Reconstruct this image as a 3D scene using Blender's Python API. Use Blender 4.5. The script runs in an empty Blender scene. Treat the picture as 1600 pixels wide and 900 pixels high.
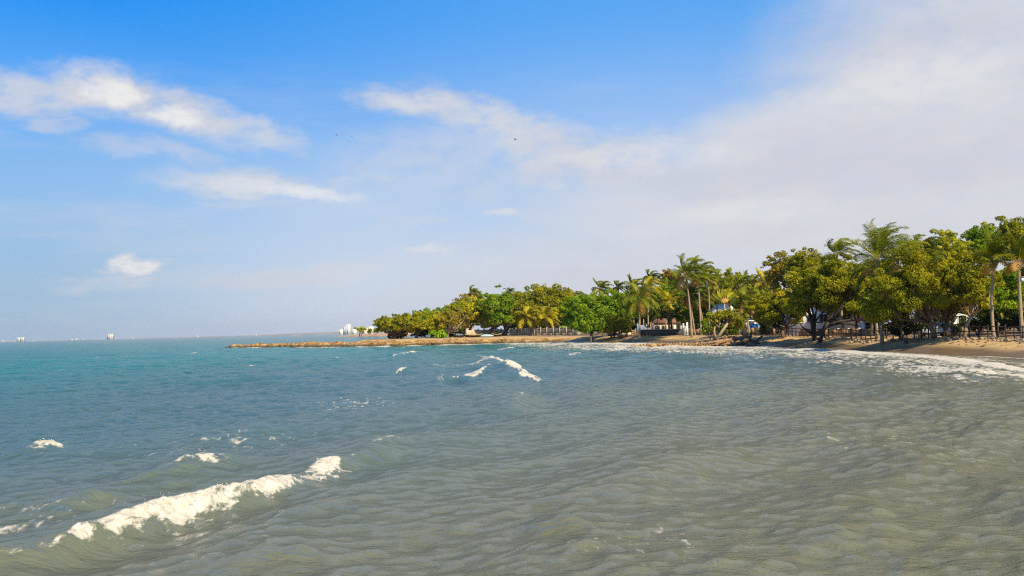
import bpy, math, random
import numpy as np
from mathutils import Vector, Matrix

# ------------------------------------------------------------------ camera, sky, sun, exposure
sc = bpy.context.scene
COL = sc.collection
F = 1570.0                      # focal length in photo pixels (1600 wide)
CAM_H = 3.0
PITCH = math.radians(2.36)
ROLL = math.radians(1.37)
fw = Vector((0, math.cos(PITCH), math.sin(PITCH)))
up0 = Vector((0, -math.sin(PITCH), math.cos(PITCH)))
rt0 = Vector((1, 0, 0))
rt = rt0 * math.cos(ROLL) - up0 * math.sin(ROLL)
up = up0 * math.cos(ROLL) + rt0 * math.sin(ROLL)
cd = bpy.data.cameras.new('camera')
cam = bpy.data.objects.new('camera', cd)
COL.objects.link(cam)
cd.sensor_width = 36.0
cd.lens = 36.0 * F / 1600.0
cd.clip_start = 0.2
cd.clip_end = 60000
cam.matrix_world = Matrix(((rt.x, up.x, -fw.x, 0), (rt.y, up.y, -fw.y, 0), (rt.z, up.z, -fw.z, CAM_H), (0, 0, 0, 1)))
sc.camera = cam
sc.render.resolution_x, sc.render.resolution_y = 1600, 900
sc.view_settings.view_transform = 'Standard'
sc.view_settings.look = 'None'
EXPO = 0.75
sc.view_settings.exposure = EXPO
sc.view_settings.gamma = 1.0
sc.cycles.use_denoising = False
sc.cycles.sample_clamp_indirect = 4
sc.cycles.sample_clamp_direct = 12
sc.cycles.pixel_filter_type = 'BLACKMAN_HARRIS'
sc.cycles.filter_width = 1.2
sc.cycles.max_bounces = 6
sc.cycles.diffuse_bounces = 3
sc.cycles.glossy_bounces = 3
sc.cycles.transmission_bounces = 3
sc.cycles.volume_bounces = 0

SUN_AZ, SUN_EL = math.radians(146), math.radians(40)


def ray(px, py):
    return fw + rt * ((px - 800) / F) + up * ((450 - py) / F)


def at(px, py, d):
    """point seen at photo pixel px, py, d metres ahead"""
    r = ray(px, py)
    k = d / r.y
    return Vector((r.x * k, d, CAM_H + r.z * k))


def on_level(px, py, z=0.0):
    """point of the level z seen at a photo pixel"""
    r = ray(px, py)
    k = (z - CAM_H) / r.z
    return Vector((r.x * k, r.y * k, z))


# --- node helpers
class NT:
    def __init__(self, tree):
        self.t = tree
        self.n = tree.nodes
        self.l = tree.links

    def node(self, typ, **kw):
        n = self.n.new(typ)
        for k, v in kw.items():
            setattr(n, k, v)
        return n

    def link(self, a, b):
        self.l.new(a, b)

    def put(self, sock, v):
        if isinstance(v, bpy.types.NodeSocket):
            self.l.new(v, sock)
        else:
            sock.default_value = v

    def math(self, op, a, b=None, c=None, clamp=False):
        n = self.n.new('ShaderNodeMath')
        n.operation = op
        n.use_clamp = clamp
        self.put(n.inputs[0], a)
        if b is not None:
            self.put(n.inputs[1], b)
        if c is not None:
            self.put(n.inputs[2], c)
        return n.outputs[0]

    def vmath(self, op, a, b=None):
        n = self.n.new('ShaderNodeVectorMath')
        n.operation = op
        self.put(n.inputs[0], a)
        if b is not None:
            self.put(n.inputs[1], b)
        return n.outputs[1] if op in ('LENGTH', 'DOT_PRODUCT') else n.outputs[0]

    def mix(self, fac, a, b, blend='MIX'):
        n = self.n.new('ShaderNodeMix')
        n.data_type = 'RGBA'
        n.blend_type = blend
        self.put(n.inputs[0], fac)
        self.put(n.inputs[6], a)
        self.put(n.inputs[7], b)
        return n.outputs[2]

    def smooth(self, v, a, b, lo=0.0, hi=1.0):
        n = self.n.new('ShaderNodeMapRange')
        n.interpolation_type = 'SMOOTHSTEP'
        self.put(n.inputs[0], v)
        self.put(n.inputs[1], a)
        self.put(n.inputs[2], b)
        self.put(n.inputs[3], lo)
        self.put(n.inputs[4], hi)
        return n.outputs[0]

    def noise(self, vec, scale, detail=4, rough=0.5, dist=0.0, out=0):
        n = self.n.new('ShaderNodeTexNoise')
        if vec is not None:
            self.put(n.inputs['Vector'], vec)
        n.inputs['Scale'].default_value = scale
        n.inputs['Detail'].default_value = detail
        n.inputs['Roughness'].default_value = rough
        n.inputs['Distortion'].default_value = dist
        return n.outputs[out]

    def mapping(self, vec, loc=(0, 0, 0), rot=(0, 0, 0), scale=(1, 1, 1), typ='POINT'):
        n = self.n.new('ShaderNodeMapping')
        n.vector_type = typ
        self.put(n.inputs[0], vec)
        n.inputs[1].default_value = loc
        n.inputs[2].default_value = rot
        n.inputs[3].default_value = scale
        return n.outputs[0]

    def ramp(self, fac, stops):
        n = self.n.new('ShaderNodeValToRGB')
        e = n.color_ramp.elements
        while len(e) < len(stops):
            e.new(0.5)
        for el, (p, c) in zip(e, stops):
            el.position = p
            el.color = (*c, 1)
        self.put(n.inputs[0], fac)
        return n.outputs[0]


def lin(r, g, b):
    def f(c):
        c /= 255.0
        return c / 12.92 if c <= 0.04045 else ((c + 0.055) / 1.055) ** 2.4
    return (f(r), f(g), f(b))


# --- world: Nishita sky with a cloud layer laid out by direction
world = bpy.data.worlds.new('World')
sc.world = world
world.use_nodes = True
W = NT(world.node_tree)
W.n.clear()
SKY_STRENGTH = 0.1 / 2 ** EXPO
tc = W.node('ShaderNodeTexCoord')
sky = W.node('ShaderNodeTexSky')
sky.sky_type = 'NISHITA'
sky.sun_disc = False
sky.sun_elevation = SUN_EL
sky.sun_rotation = SUN_AZ
sky.altitude = 0
sky.air_density = 1.0
sky.dust_density = 0.6
sky.ozone_density = 2.0
sep = W.node('ShaderNodeSeparateXYZ')
W.link(tc.outputs['Generated'], sep.inputs[0])
az = W.math('MULTIPLY', W.math('ARCTAN2', sep.outputs[0], sep.outputs[1]), 180 / math.pi)
el = W.math('MULTIPLY', W.math('ARCSINE', sep.outputs[2]), 180 / math.pi)
comb = W.node('ShaderNodeCombineXYZ')
W.link(az, comb.inputs[0])
W.link(el, comb.inputs[1])
P0 = comb.outputs[0]
# wisps: warp the layout with turbulence
warp1 = W.noise(W.mapping(P0, scale=(0.10, 0.22, 1)), 1.0, 5, 0.6, out=1)
warp2 = W.noise(W.mapping(P0, scale=(0.5, 1.0, 1), loc=(7, 3, 0)), 1.0, 5, 0.65, out=1)
w1 = W.vmath('MULTIPLY', W.vmath('SUBTRACT', warp1, (0.5, 0.5, 0.5)), (4.5, 2.6, 0))
w2 = W.vmath('MULTIPLY', W.vmath('SUBTRACT', warp2, (0.5, 0.5, 0.5)), (3.0, 1.3, 0))
PW = W.vmath('ADD', P0, W.vmath('ADD', w1, w2))


def azel(px, py):
    r = ray(px, py).normalized()
    return math.degrees(math.atan2(r.x, r.y)), math.degrees(math.asin(r.z))


PXD = math.degrees(1 / F)


def blob(px, py, rx, ry, rot=0.0, amp=1.0, inner=0.3):
    a, e = azel(px, py)
    m = W.mapping(PW, loc=(a, e, 0), rot=(0, 0, -math.radians(rot)), scale=(rx * PXD, ry * PXD, 1), typ='TEXTURE')
    return W.smooth(W.vmath('LENGTH', m), 1.0, inner, 0.0, amp)


def union(vals):
    acc = vals[0]
    for v in vals[1:]:
        acc = W.math('MAXIMUM', acc, v)
    return acc


thin = union([
    blob(40, 142, 130, 40, 0, .85), blob(160, 132, 130, 55, 0, 1), blob(290, 175, 170, 52, 14, .95),
    blob(400, 200, 120, 32, 12, .75), blob(85, 183, 60, 16, 0, .6), blob(240, 233, 140, 20, 8, .5),
    blob(390, 287, 180, 40, 4, .8), blob(560, 285, 110, 16, -4, .55), blob(400, 322, 120, 18, 0, .45),
    blob(208, 417, 62, 24, 0, .85), blob(180, 442, 120, 16, 0, .5), blob(470, 432, 240, 22, -2, .7),
    blob(650, 150, 140, 36, 6, .85), blob(740, 178, 160, 52, 20, .85), blob(840, 222, 190, 60, 14, .9),
    blob(940, 255, 240, 70, 0, .95), blob(800, 328, 70, 18, 0, .6), blob(670, 396, 60, 16, 0, .6),
    blob(640, 344, 130, 12, 2, .5), blob(700, 262, 260, 90, 5, .5), blob(560, 330, 330, 120, 0, .38, 0), blob(760, 420, 420, 90, 0, .5, 0),
])
mass = union([
    blob(1650, 210, 400, 330, 0, 1, .7), blob(1360, 270, 430, 165, -12, 1, .6), blob(1625, 40, 205, 200, 0, 1, .75),
    blob(1120, 320, 420, 140, 0, .9, .3), blob(1300, 430, 900, 170, 0, .85, .35), blob(1230, 215, 300, 110, -16, .95, .35),
    blob(1900, 250, 700, 600, 0, 1, .6), blob(1640, -60, 185, 260, 10, 1, .75),
])
cores = union([
    blob(168, 132, 55, 32, 0, 1), blob(270, 178, 60, 28, 10, .95), blob(475, 303, 110, 20, 4, 1), blob(208, 416, 48, 17, 0, 1),
    blob(390, 290, 110, 22, 5, .5), blob(650, 150, 90, 20, 5, .35), blob(800, 327, 45, 9, 0, .5), blob(1020, 240, 240, 30, 0, .35),
    blob(1430, 120, 260, 60, -8, .35), blob(1180, 330, 200, 30, 0, .3), blob(670, 396, 40, 9, 0, .45),
])
# scattered cloud for the rest of the sphere (the photograph shows a third of the sky clouded)
far_n = W.noise(W.mapping(P0, scale=(0.035, 0.07, 1)), 1.0, 6, 0.55)
far_c = W.smooth(far_n, 0.48, 0.72, 0.0, 0.75)
side = W.smooth(W.math('ABSOLUTE', az), 34, 55)
high = W.smooth(el, 24, 36)
out_w = W.math('MAXIMUM', side, high)
det = W.noise(W.mapping(P0, scale=(0.45, 0.9, 1)), 1.0, 7, 0.62)
thin = W.math('MULTIPLY', thin, W.smooth(det, 0.22, 0.56, 0.35, 1.0))
strk = W.smooth(W.noise(W.mapping(P0, scale=(.07, .42, 1), rot=(0, 0, .08), loc=(5, 2, 0)), 1.0, 6, .6), .46, .72, 0, .34)
thin = W.math('MAXIMUM', thin, W.math('MULTIPLY', strk, W.smooth(el, 17, 10)))
cover = W.math('MAXIMUM', W.math('MAXIMUM', thin, mass), W.math('MULTIPLY', far_c, out_w), clamp=True)
cover = W.math('MULTIPLY', cover, W.smooth(det, 0.2, 0.62, 0.82, 1.0))
# whitish haze towards the horizon
tint = W.ramp(W.math('DIVIDE', el, 90.0, clamp=True), [(0.0, (.85, 1.0, 1.1)), (0.09, (0.62, .92, 1.2)), (0.215, (0.0, .93, 1.8)), (1.0, (0.2, .8, 1.6))])
base_sky = W.mix(1.0, sky.outputs[0], tint, 'MULTIPLY')
veil = W.math('MAXIMUM', W.smooth(el, 19.0, 2.0, 0.0, 0.82), W.math('MULTIPLY', W.smooth(az, -27, 10, 0.0, .75), W.smooth(el, 30, 4, .42, 1)))
k = 10.0
HZ0, HZ1 = lin(153, 184, 217), lin(205, 214, 234)
hz = W.mix(W.smooth(az, -27, -8), (*[c * k for c in HZ0], 1), (*[c * k for c in HZ1], 1))
hzm = W.mix(W.smooth(az, -27, -4), (*[c * k for c in lin(150, 188, 233)], 1), (*[c * k for c in lin(188, 211, 246)], 1))
hz = W.mix(W.smooth(el, 2, 9), hz, hzm)
hz = W.mix(W.smooth(el, 9, 18), hz, (*[c * k for c in lin(122, 190, 255)], 1))
veiled = W.mix(veil, base_sky, hz)
CB = lin(210, 210, 217)
CC = lin(229, 229, 228)
mott = W.smooth(W.noise(W.mapping(P0, scale=(0.09, 0.3, 1), loc=(3, 9, 0)), 1.0, 5, 0.55), 0.3, 0.7, 0.0, 0.55)
cl0 = W.mix(mott, (CB[0] * k, CB[1] * k, CB[2] * k, 1), (CC[0] * k, CC[1] * k, CC[2] * k, 1))
ccol = W.mix(W.math('MULTIPLY', cores, W.smooth(det, 0.3, 0.6, 0.5, 1.0)), cl0, (lin(240, 239, 236)[0] * k, lin(240, 239, 236)[1] * k, lin(240, 239, 236)[2] * k, 1))
skyc = W.mix(W.math('MULTIPLY', cover, 0.92), veiled, ccol)
skyc = W.mix(W.math('MULTIPLY', cores, 0.55), skyc, ccol)
bg = W.node('ShaderNodeBackground')
W.link(skyc, bg.inputs[0])
bg.inputs[1].default_value = SKY_STRENGTH
wo = W.node('ShaderNodeOutputWorld')
W.link(bg.outputs[0], wo.inputs[0])

# --- sun
sd = Vector((math.sin(SUN_AZ) * math.cos(SUN_EL), math.cos(SUN_AZ) * math.cos(SUN_EL), math.sin(SUN_EL)))
sl = bpy.data.lights.new('sun', 'SUN')
sl.energy = 5.0
sl.angle = math.radians(0.6)
sl.color = (1.0, 0.82, 0.56)
so = bpy.data.objects.new('sun', sl)
COL.objects.link(so)
so.rotation_euler = (-sd).to_track_quat('-Z', 'Y').to_euler()

# ------------------------------------------------------------------ helpers
rng = np.random.default_rng(7)
random.seed(7)


def hash2(ix, iy, seed):
    h = (ix.astype(np.int64) * 374761393 + iy.astype(np.int64) * 668265263 + seed * 1442695041) & 0xffffffff
    h = ((h ^ (h >> 13)) * 1274126177) & 0xffffffff
    h = h ^ (h >> 16)
    return (h & 0xffffff) / float(0xffffff)


def vnoise(x, y, seed=0):
    ix, iy = np.floor(x), np.floor(y)
    fx, fy = x - ix, y - iy
    fx, fy = fx * fx * fx * (fx * (fx * 6 - 15) + 10), fy * fy * fy * (fy * (fy * 6 - 15) + 10)
    a, b = hash2(ix, iy, seed), hash2(ix + 1, iy, seed)
    c, d = hash2(ix, iy + 1, seed), hash2(ix + 1, iy + 1, seed)
    return (a + (b - a) * fx) * (1 - fy) + (c + (d - c) * fx) * fy


def fbm(x, y, oct=4, seed=0, gain=0.5):
    s, a, t = 0, 1.0, 0.0
    for i in range(oct):
        s = s + a * vnoise(x, y, seed + i * 17)
        t += a
        a *= gain
        x, y = x * 2.03 + 11.3, y * 2.03 + 5.7
    return s / t


def sstep(a, b, x):
    t = np.clip((x - a) / (b - a), 0, 1)
    return t * t * (3 - 2 * t)


def make_mesh(name, verts, faces, smooth=False):
    """verts (N,3); faces: one (M,k) array or a list of such arrays"""
    verts = np.asarray(verts, dtype=np.float32)
    if not isinstance(faces, list):
        faces = [faces]
    faces = [np.asarray(f, dtype=np.int32) for f in faces if len(f)]
    me = bpy.data.meshes.new(name)
    me.vertices.add(len(verts))
    me.vertices.foreach_set('co', verts.ravel())
    loops = np.concatenate([f.ravel() for f in faces])
    tot = np.concatenate([np.full(len(f), f.shape[1], dtype=np.int32) for f in faces])
    start = np.concatenate([[0], np.cumsum(tot)[:-1]]).astype(np.int32)
    me.loops.add(len(loops))
    me.loops.foreach_set('vertex_index', loops)
    me.polygons.add(len(tot))
    me.polygons.foreach_set('loop_start', start)
    me.polygons.foreach_set('loop_total', tot)
    if smooth:
        me.polygons.foreach_set('use_smooth', np.ones(len(tot), dtype=bool))
    me.update(calc_edges=True)
    return me


def attr_f(me, name, vals, domain='POINT'):
    a = me.attributes.new(name, 'FLOAT', domain)
    a.data.foreach_set('value', np.asarray(vals, dtype=np.float32))


def attr_c(me, name, rgb):
    a = me.attributes.new(name, 'FLOAT_COLOR', 'POINT')
    v = np.ones((len(rgb), 4), dtype=np.float32)
    v[:, :3] = rgb
    a.data.foreach_set('color', v.ravel())


class MB:
    """collects boxes, tubes and polygons into one mesh"""
    def __init__(self):
        self.v, self.q, self.t, self.n = [], [], [], 0

    def add(self, v, q=None, t=None):
        v = np.asarray(v, dtype=float).reshape(-1, 3)
        if q is not None and len(q):
            self.q.append(np.asarray(q) + self.n)
        if t is not None and len(t):
            self.t.append(np.asarray(t) + self.n)
        self.v.append(v)
        self.n += len(v)
        return self

    def box(self, c, s, rz=0.0, taper=1.0, tilt=0.0):
        hx, hy, hz = s[0] / 2, s[1] / 2, s[2] / 2
        v = np.array([[x * (taper if z > 0 else 1), y * (taper if z > 0 else 1), z] for z in (-hz, hz) for x, y in ((-hx, -hy), (hx, -hy), (hx, hy), (-hx, hy))])
        if tilt:
            ct, st = math.cos(tilt), math.sin(tilt)
            v = np.stack([v[:, 0] * ct + v[:, 2] * st, v[:, 1], -v[:, 0] * st + v[:, 2] * ct], 1)
        cr, sr = math.cos(rz), math.sin(rz)
        v = np.stack([v[:, 0] * cr - v[:, 1] * sr, v[:, 0] * sr + v[:, 1] * cr, v[:, 2]], 1) + np.array(c)
        return self.add(v, q=[[0, 3, 2, 1], [4, 5, 6, 7], [0, 1, 5, 4], [1, 2, 6, 5], [2, 3, 7, 6], [3, 0, 4, 7]])

    def tube(self, pts, rad, n=6, cap=True):
        pts = np.asarray(pts, dtype=float)
        rad = np.broadcast_to(np.asarray(rad, dtype=float), (len(pts),))
        tan = np.gradient(pts, axis=0)
        tan /= np.linalg.norm(tan, axis=1)[:, None] + 1e-9
        ref = np.array([0.31, 0.17, 0.93]) if abs(tan[0][2]) < 0.8 else np.array([0.93, 0.31, 0.1])
        a = np.cross(tan, ref)
        a /= np.linalg.norm(a, axis=1)[:, None] + 1e-9
        b = np.cross(tan, a)
        ang = np.arange(n) * 2 * math.pi / n
        ring = pts[:, None, :] + rad[:, None, None] * (a[:, None, :] * np.cos(ang)[None, :, None] + b[:, None, :] * np.sin(ang)[None, :, None])
        m = len(pts)
        i, j = np.meshgrid(np.arange(m - 1), np.arange(n), indexing='ij')
        q = np.stack([i * n + j, i * n + (j + 1) % n, (i + 1) * n + (j + 1) % n, (i + 1) * n + j], -1).reshape(-1, 4)
        v = ring.reshape(-1, 3)
        t = []
        if cap:
            v = np.vstack([v, pts[-1:], pts[:1]])
            e = m * n
            t = [[(m - 1) * n + j, (m - 1) * n + (j + 1) % n, e] for j in range(n)] + [[(j + 1) % n, j, e + 1] for j in range(n)]
        return self.add(v, q=q, t=t)

    def mesh(self, name, smooth=False):
        fs = []
        if self.q:
            fs.append(np.concatenate(self.q))
        if self.t:
            fs.append(np.concatenate(self.t))
        return make_mesh(name, np.concatenate(self.v), fs, smooth)

    def build(self, name, mat, parent=None, smooth=False):
        return link(name, self.mesh(name, smooth), mat, parent)


def link(name, me, mat=None, parent=None):
    if mat is not None and not me.materials:
        me.materials.append(mat)
    o = bpy.data.objects.new(name, me)
    COL.objects.link(o)
    if parent is not None:
        o.parent = parent
    return o


def tag(o, label=None, cat=None, group=None, kind=None):
    if label:
        o['label'] = label
    if cat:
        o['category'] = cat
    if group:
        o['group'] = group
    if kind:
        o['kind'] = kind
    return o


def empty(name, loc, label, cat, group=None, rz=0.0):
    o = bpy.data.objects.new(name, None)
    o.empty_display_size = 0.3
    COL.objects.link(o)
    o.location = loc
    o.rotation_euler = (0, 0, rz)
    return tag(o, label, cat, group)


# ------------------------------------------------------------------ materials
def new_mat(name):
    m = bpy.data.materials.new(name)
    m.use_nodes = True
    t = NT(m.node_tree)
    t.n.clear()
    out = t.node('ShaderNodeOutputMaterial')
    return m, t, out


def plain(name, col, rough=0.8, var=0.25, scale=3.0, bump=0.15, col2=None):
    m, t, out = new_mat(name)
    b = t.node('ShaderNodeBsdfPrincipled')
    co = t.node('ShaderNodeTexCoord').outputs['Object']
    n = t.noise(co, scale, 6, 0.6)
    lo = tuple(c * (1 - var) for c in col)
    hi = tuple(min(1, c * (1 + var)) for c in (col2 or col))
    t.put(b.inputs['Base Color'], t.ramp(n, [(0.3, lo), (0.7, hi)]))
    b.inputs['Roughness'].default_value = rough
    bp = t.node('ShaderNodeBump')
    bp.inputs['Strength'].default_value = bump
    bp.inputs['Distance'].default_value = 0.05
    t.link(n, bp.inputs['Height'])
    t.link(bp.outputs[0], b.inputs['Normal'])
    t.link(b.outputs[0], out.inputs[0])
    return m


def leaf_mat(name, stops, trans=0.45, rough=0.7):
    """stops: colour of the leaf against its own random tint (age, species); the shade set is darkened for canopy shade"""
    m, t, out = new_mat(name)
    a = t.node('ShaderNodeAttribute', attribute_name='tint')
    col = t.ramp(a.outputs['Fac'], stops)
    b = t.node('ShaderNodeBsdfPrincipled')
    t.link(col, b.inputs['Base Color'])
    b.inputs['Roughness'].default_value = rough
    b.inputs['Specular IOR Level'].default_value = 0.1
    tr = t.node('ShaderNodeBsdfTranslucent')
    t.link(t.mix(1.0, col, (1.35, 1.25, 0.4, 1), 'MULTIPLY'), tr.inputs[0])
    ms = t.node('ShaderNodeMixShader')
    ms.inputs[0].default_value = trans
    t.link(b.outputs[0], ms.inputs[1])
    t.link(tr.outputs[0], ms.inputs[2])
    t.link(ms.outputs[0], out.inputs[0])
    return m


LEAF = {
    'olive': leaf_mat('olive_leaves', [(0, (0.066, 0.093, 0.006)), (.45, (0.219, 0.236, 0.010)), (.8, (0.380, 0.358, 0.015)), (1, (0.496, 0.373, 0.028))]),
    'green': leaf_mat('green_leaves', [(0, (0.051, 0.122, 0.006)), (.5, (0.168, 0.280, 0.010)), (.85, (0.307, 0.401, 0.015)), (1, (0.467, 0.445, 0.019))]),
    'yellow': leaf_mat('yellow_green_leaves', [(0, (0.103, 0.137, 0.006)), (.4, (0.277, 0.308, 0.010)), (.8, (0.496, 0.473, 0.015)), (1, (0.600, 0.487, 0.019))]),
    'dark': leaf_mat('dark_leaves', [(0, (0.026, 0.049, 0.005)), (.5, (0.073, 0.114, 0.007)), (1, (0.189, 0.230, 0.014))]),
    'shade': leaf_mat('canopy_shade_leaves', [(0, (0.009, 0.016, 0.003)), (.5, (0.023, 0.036, 0.005)), (1, (0.057, 0.067, 0.007))], .2),  # near-black green: shade below the canopy put into the leaf colour
    'dry': leaf_mat('dry_leaves', [(0, (0.131, 0.108, 0.038)), (.5, (0.277, 0.200, 0.062)), (.8, (0.408, 0.287, 0.086)), (1, (0.350, 0.316, 0.038))], .15),
    'rust': leaf_mat('rusty_leaves', [(0, (0.103, 0.108, 0.010)), (.5, (0.262, 0.230, 0.019)), (1, (0.467, 0.287, 0.034))]),
    'hedge': leaf_mat('bright_hedge_leaves', [(0, (0.116, 0.244, 0.006)), (.5, (0.249, 0.416, 0.010)), (1, (0.380, 0.516, 0.019))]),
    'palm': leaf_mat('palm_leaves', [(0, (.055, .085, .006)), (.5, (.15, .185, .010)), (1, (.34, .31, .018))], .3, .5),
    'palmy': leaf_mat('yellow_palm_leaves', [(0, (.15, .16, .008)), (.5, (.34, .31, .014)), (1, (.55, .42, .025))], .3, .5),
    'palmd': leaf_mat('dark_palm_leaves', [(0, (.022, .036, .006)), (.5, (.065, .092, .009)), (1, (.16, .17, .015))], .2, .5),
    'palmb': leaf_mat('dead_palm_leaves', [(0, (0.234, 0.143, 0.038)), (.5, (0.408, 0.244, 0.068)), (1, (0.554, 0.358, 0.106))], .15, .8),
}
BARK = plain('tree_bark', (.11, .075, .05), .9, .4, 2.5, .5)
BARK_DARK = plain('dark_bark', (.035, .024, .018), .85, .4, 2.5, .4)  # darker than the other barks
BARK_PALE = plain('pale_bark', (.30, .23, .15), .9, .3, 3, .4)
PALM_BARK = plain('palm_bark', (.26, .20, .13), .9, .3, 4, .5)
WOOD_DARK = plain('dark_fence_wood', (.040, .022, .016), .85, .4, 5, .3)
DRIFT = plain('driftwood', (.23, .14, .075), .9, .45, 2.5, .5)
DRIFT_DARK = plain('dark_driftwood', (.10, .065, .04), .9, .4, 2.5, .5)
WHITE = plain('white_paint', (.78, .76, .72), .7, .06, 2, .05)
CREAM = plain('cream_plaster', (.62, .54, .40), .8, .12, 2, .08)
PINKISH = plain('pinkish_concrete', (.44, .34, .26), .85, .18, 1.2, .15)
CONC = plain('pale_concrete', (.42, .37, .29), .85, .2, 1.5, .2)
CONC_GREY = plain('grey_concrete', (.17, .155, .13), .85, .25, 1.5, .2)
CONC_DARK = plain('dark_stained_concrete', (.060, .050, .040), .9, .45, .9, .2)
TAN = plain('tan_reed', (.46, .30, .13), .9, .3, 6, .3)
BRICKISH = plain('ochre_wall', (.40, .24, .11), .9, .25, 1.5, .2)
TILE_RED = plain('red_roof_tiles', (.32, .09, .05), .8, .25, 3, .3)
ROOF_BROWN = plain('brown_roof', (.17, .085, .05), .85, .3, 2, .3)
GLASS = plain('dark_window_glass', (.02, .025, .03), .08, .2, 1, 0)
DARK = plain('dark_opening', (.015, .013, .012), .9, .2, 1, 0)
BLUE = plain('blue_paint', (.02, .16, .42), .5, .1, 2, .05)
CARW = plain('white_car_paint', (.78, .78, .77), .25, .04, 2, 0)
CARS = plain('silver_blue_car_paint', (.42, .50, .58), .25, .06, 2, 0)
RUBBER = plain('tyre_rubber', (.02, .02, .02), .8, .2, 5, .1)
BOAT_DARK = plain('dark_boat_hull', (.035, .025, .022), .6, .3, 3, .1)
BOAT_YEL = plain('boat_rim_yellow_green', (.34, .33, .06), .6, .2, 3, .1)
TARP = plain('pale_blue_tarpaulin', (.34, .42, .46), .6, .15, 1.5, .3)
BIRDM = plain('dark_feathers', (.03, .026, .024), .8, .3, 5, 0)
STONE = plain('pale_beach_stone', (.17, .12, .07), .9, .55, 1.3, .4, col2=(.30, .22, .13))
STONE_G = plain('grey_beach_stone', (.16, .135, .11), .9, .4, 1.6, .4)
ROCK_B = plain('brown_shore_rock', (.17, .10, .04), .95, .6, .8, .6, col2=(.30, .19, .075))
TOWERW = plain('tower_white_render', (.80, .75, .64), .8, .05, .05, 0)
TOWER_SHADED = plain('tower_shaded_side', (.40, .46, .55), .8, .05, .05, 0)  # shade on the white tower's left face, put into the colour

# ------------------------------------------------------------------ land outline
SHORE = np.array([(60, -500), (58, -60), (46, 0), (40, 35), (38, 55), (37.2, 73), (36.4, 88), (35.2, 111), (32.6, 129), (28.6, 138), (28, 150), (27, 168),
                  (23.5, 179), (17.6, 186), (13, 200), (9, 214), (0, 219), (-10, 225), (-28, 230), (-35, 238),
                  (-44, 258), (-46, 285), (-38, 318), (-10, 370), (60, 450), (400, 700), (6000, 1800), (6000, -500)], dtype=float)


def seg_dist(x, y, poly, closed=True):
    best = np.full(x.shape, 1e18)
    n = len(poly)
    for i in range(n if closed else n - 1):
        ax, ay = poly[i]
        bx, by = poly[(i + 1) % n]
        dx, dy = bx - ax, by - ay
        t = np.clip(((x - ax) * dx + (y - ay) * dy) / (dx * dx + dy * dy), 0, 1)
        best = np.minimum(best, (x - ax - t * dx) ** 2 + (y - ay - t * dy) ** 2)
    return np.sqrt(best)


def inside(x, y, poly):
    r = np.zeros(x.shape, dtype=bool)
    n = len(poly)
    for i in range(n):
        ax, ay = poly[i]
        bx, by = poly[(i + 1) % n]
        c = ((ay > y) != (by > y)) & (x < (bx - ax) * (y - ay) / (by - ay + 1e-12) + ax)
        r ^= c
    return r


def land_s(x, y):
    """metres inland from the waterline (negative at sea)"""
    d = seg_dist(x, y, SHORE)
    return np.where(inside(x, y, SHORE), d, -d)


def ground_np(x, y):
    s = land_s(x, y) + (fbm(x * .12, y * .12, 3, 5) - .5) * 1.6
    z = np.where(s < 0, np.maximum(s * 0.12, -2.5), 1.2 * sstep(-1.2, 7.0, s) - 0.03)
    z = z + np.clip(s / 40, 0, 1) * .15 + (fbm(x * .35, y * .35, 4, 9) - .5) * .22 * np.clip((s + .5) / 6, 0, 1)
    return z


def gz(x, y):
    return float(ground_np(np.array([x], dtype=float), np.array([y], dtype=float))[0])


# ground sheet
gx = np.concatenate([np.arange(-62, 66, .75), np.geomspace(67, 6000, 26)])
gx = np.concatenate([-np.geomspace(63, 64, 1), gx])
gy = np.concatenate([[-480, -200, -80, -20, 10], np.arange(30, 300, .75), np.geomspace(301, 1790, 26)])
X, Y = np.meshgrid(gx, gy, indexing='xy')
Z = ground_np(X, Y)
S = land_s(X, Y)
nx, ny = len(gx), len(gy)
i, j = np.meshgrid(np.arange(ny - 1), np.arange(nx - 1), indexing='ij')
q = np.stack([i * nx + j, i * nx + j + 1, (i + 1) * nx + j + 1, (i + 1) * nx + j], -1).reshape(-1, 4)
zq = Z.ravel()[q].max(1)
q = q[zq > -1.2]
me = make_mesh('ground', np.stack([X.ravel(), Y.ravel(), Z.ravel()], 1), q, True)
wet = sstep(2.9, 1.6, S + (fbm(X * .25, Y * .1, 3, 31) - .5) * 1.6)
lit = sstep(6.5, 8.5, S + (fbm(X * .3, Y * .3, 3, 33) - .5) * 3)
rocky = sstep(214, 224, Y) * sstep(10, 4, X)
attr_f(me, 'wet', wet.ravel())
attr_f(me, 'litter', (lit * (1 - .6 * rocky)).ravel())
m, t, out = new_mat('sand_and_soil')
b = t.node('ShaderNodeBsdfPrincipled')
co = t.node('ShaderNodeTexCoord').outputs['Object']
n1 = t.noise(co, .5, 7, .62)
n2 = t.noise(t.mapping(co, scale=(1.6, .5, 1)), 1.0, 5, .6)
sand = t.ramp(n1, [(.3, (.32, .205, .085)), (.6, (.46, .31, .125)), (.8, (.53, .37, .165))])
wetc = t.ramp(n1, [(.3, (.115, .078, .038)), (.7, (.16, .11, .055))])
soil = t.ramp(n1, [(.3, (.10, .065, .033)), (.55, (.20, .13, .06)), (.75, (.36, .25, .12))])
aw = t.node('ShaderNodeAttribute', attribute_name='wet').outputs['Fac']
al = t.node('ShaderNodeAttribute', attribute_name='litter').outputs['Fac']
c1 = t.mix(al, sand, soil)
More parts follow.
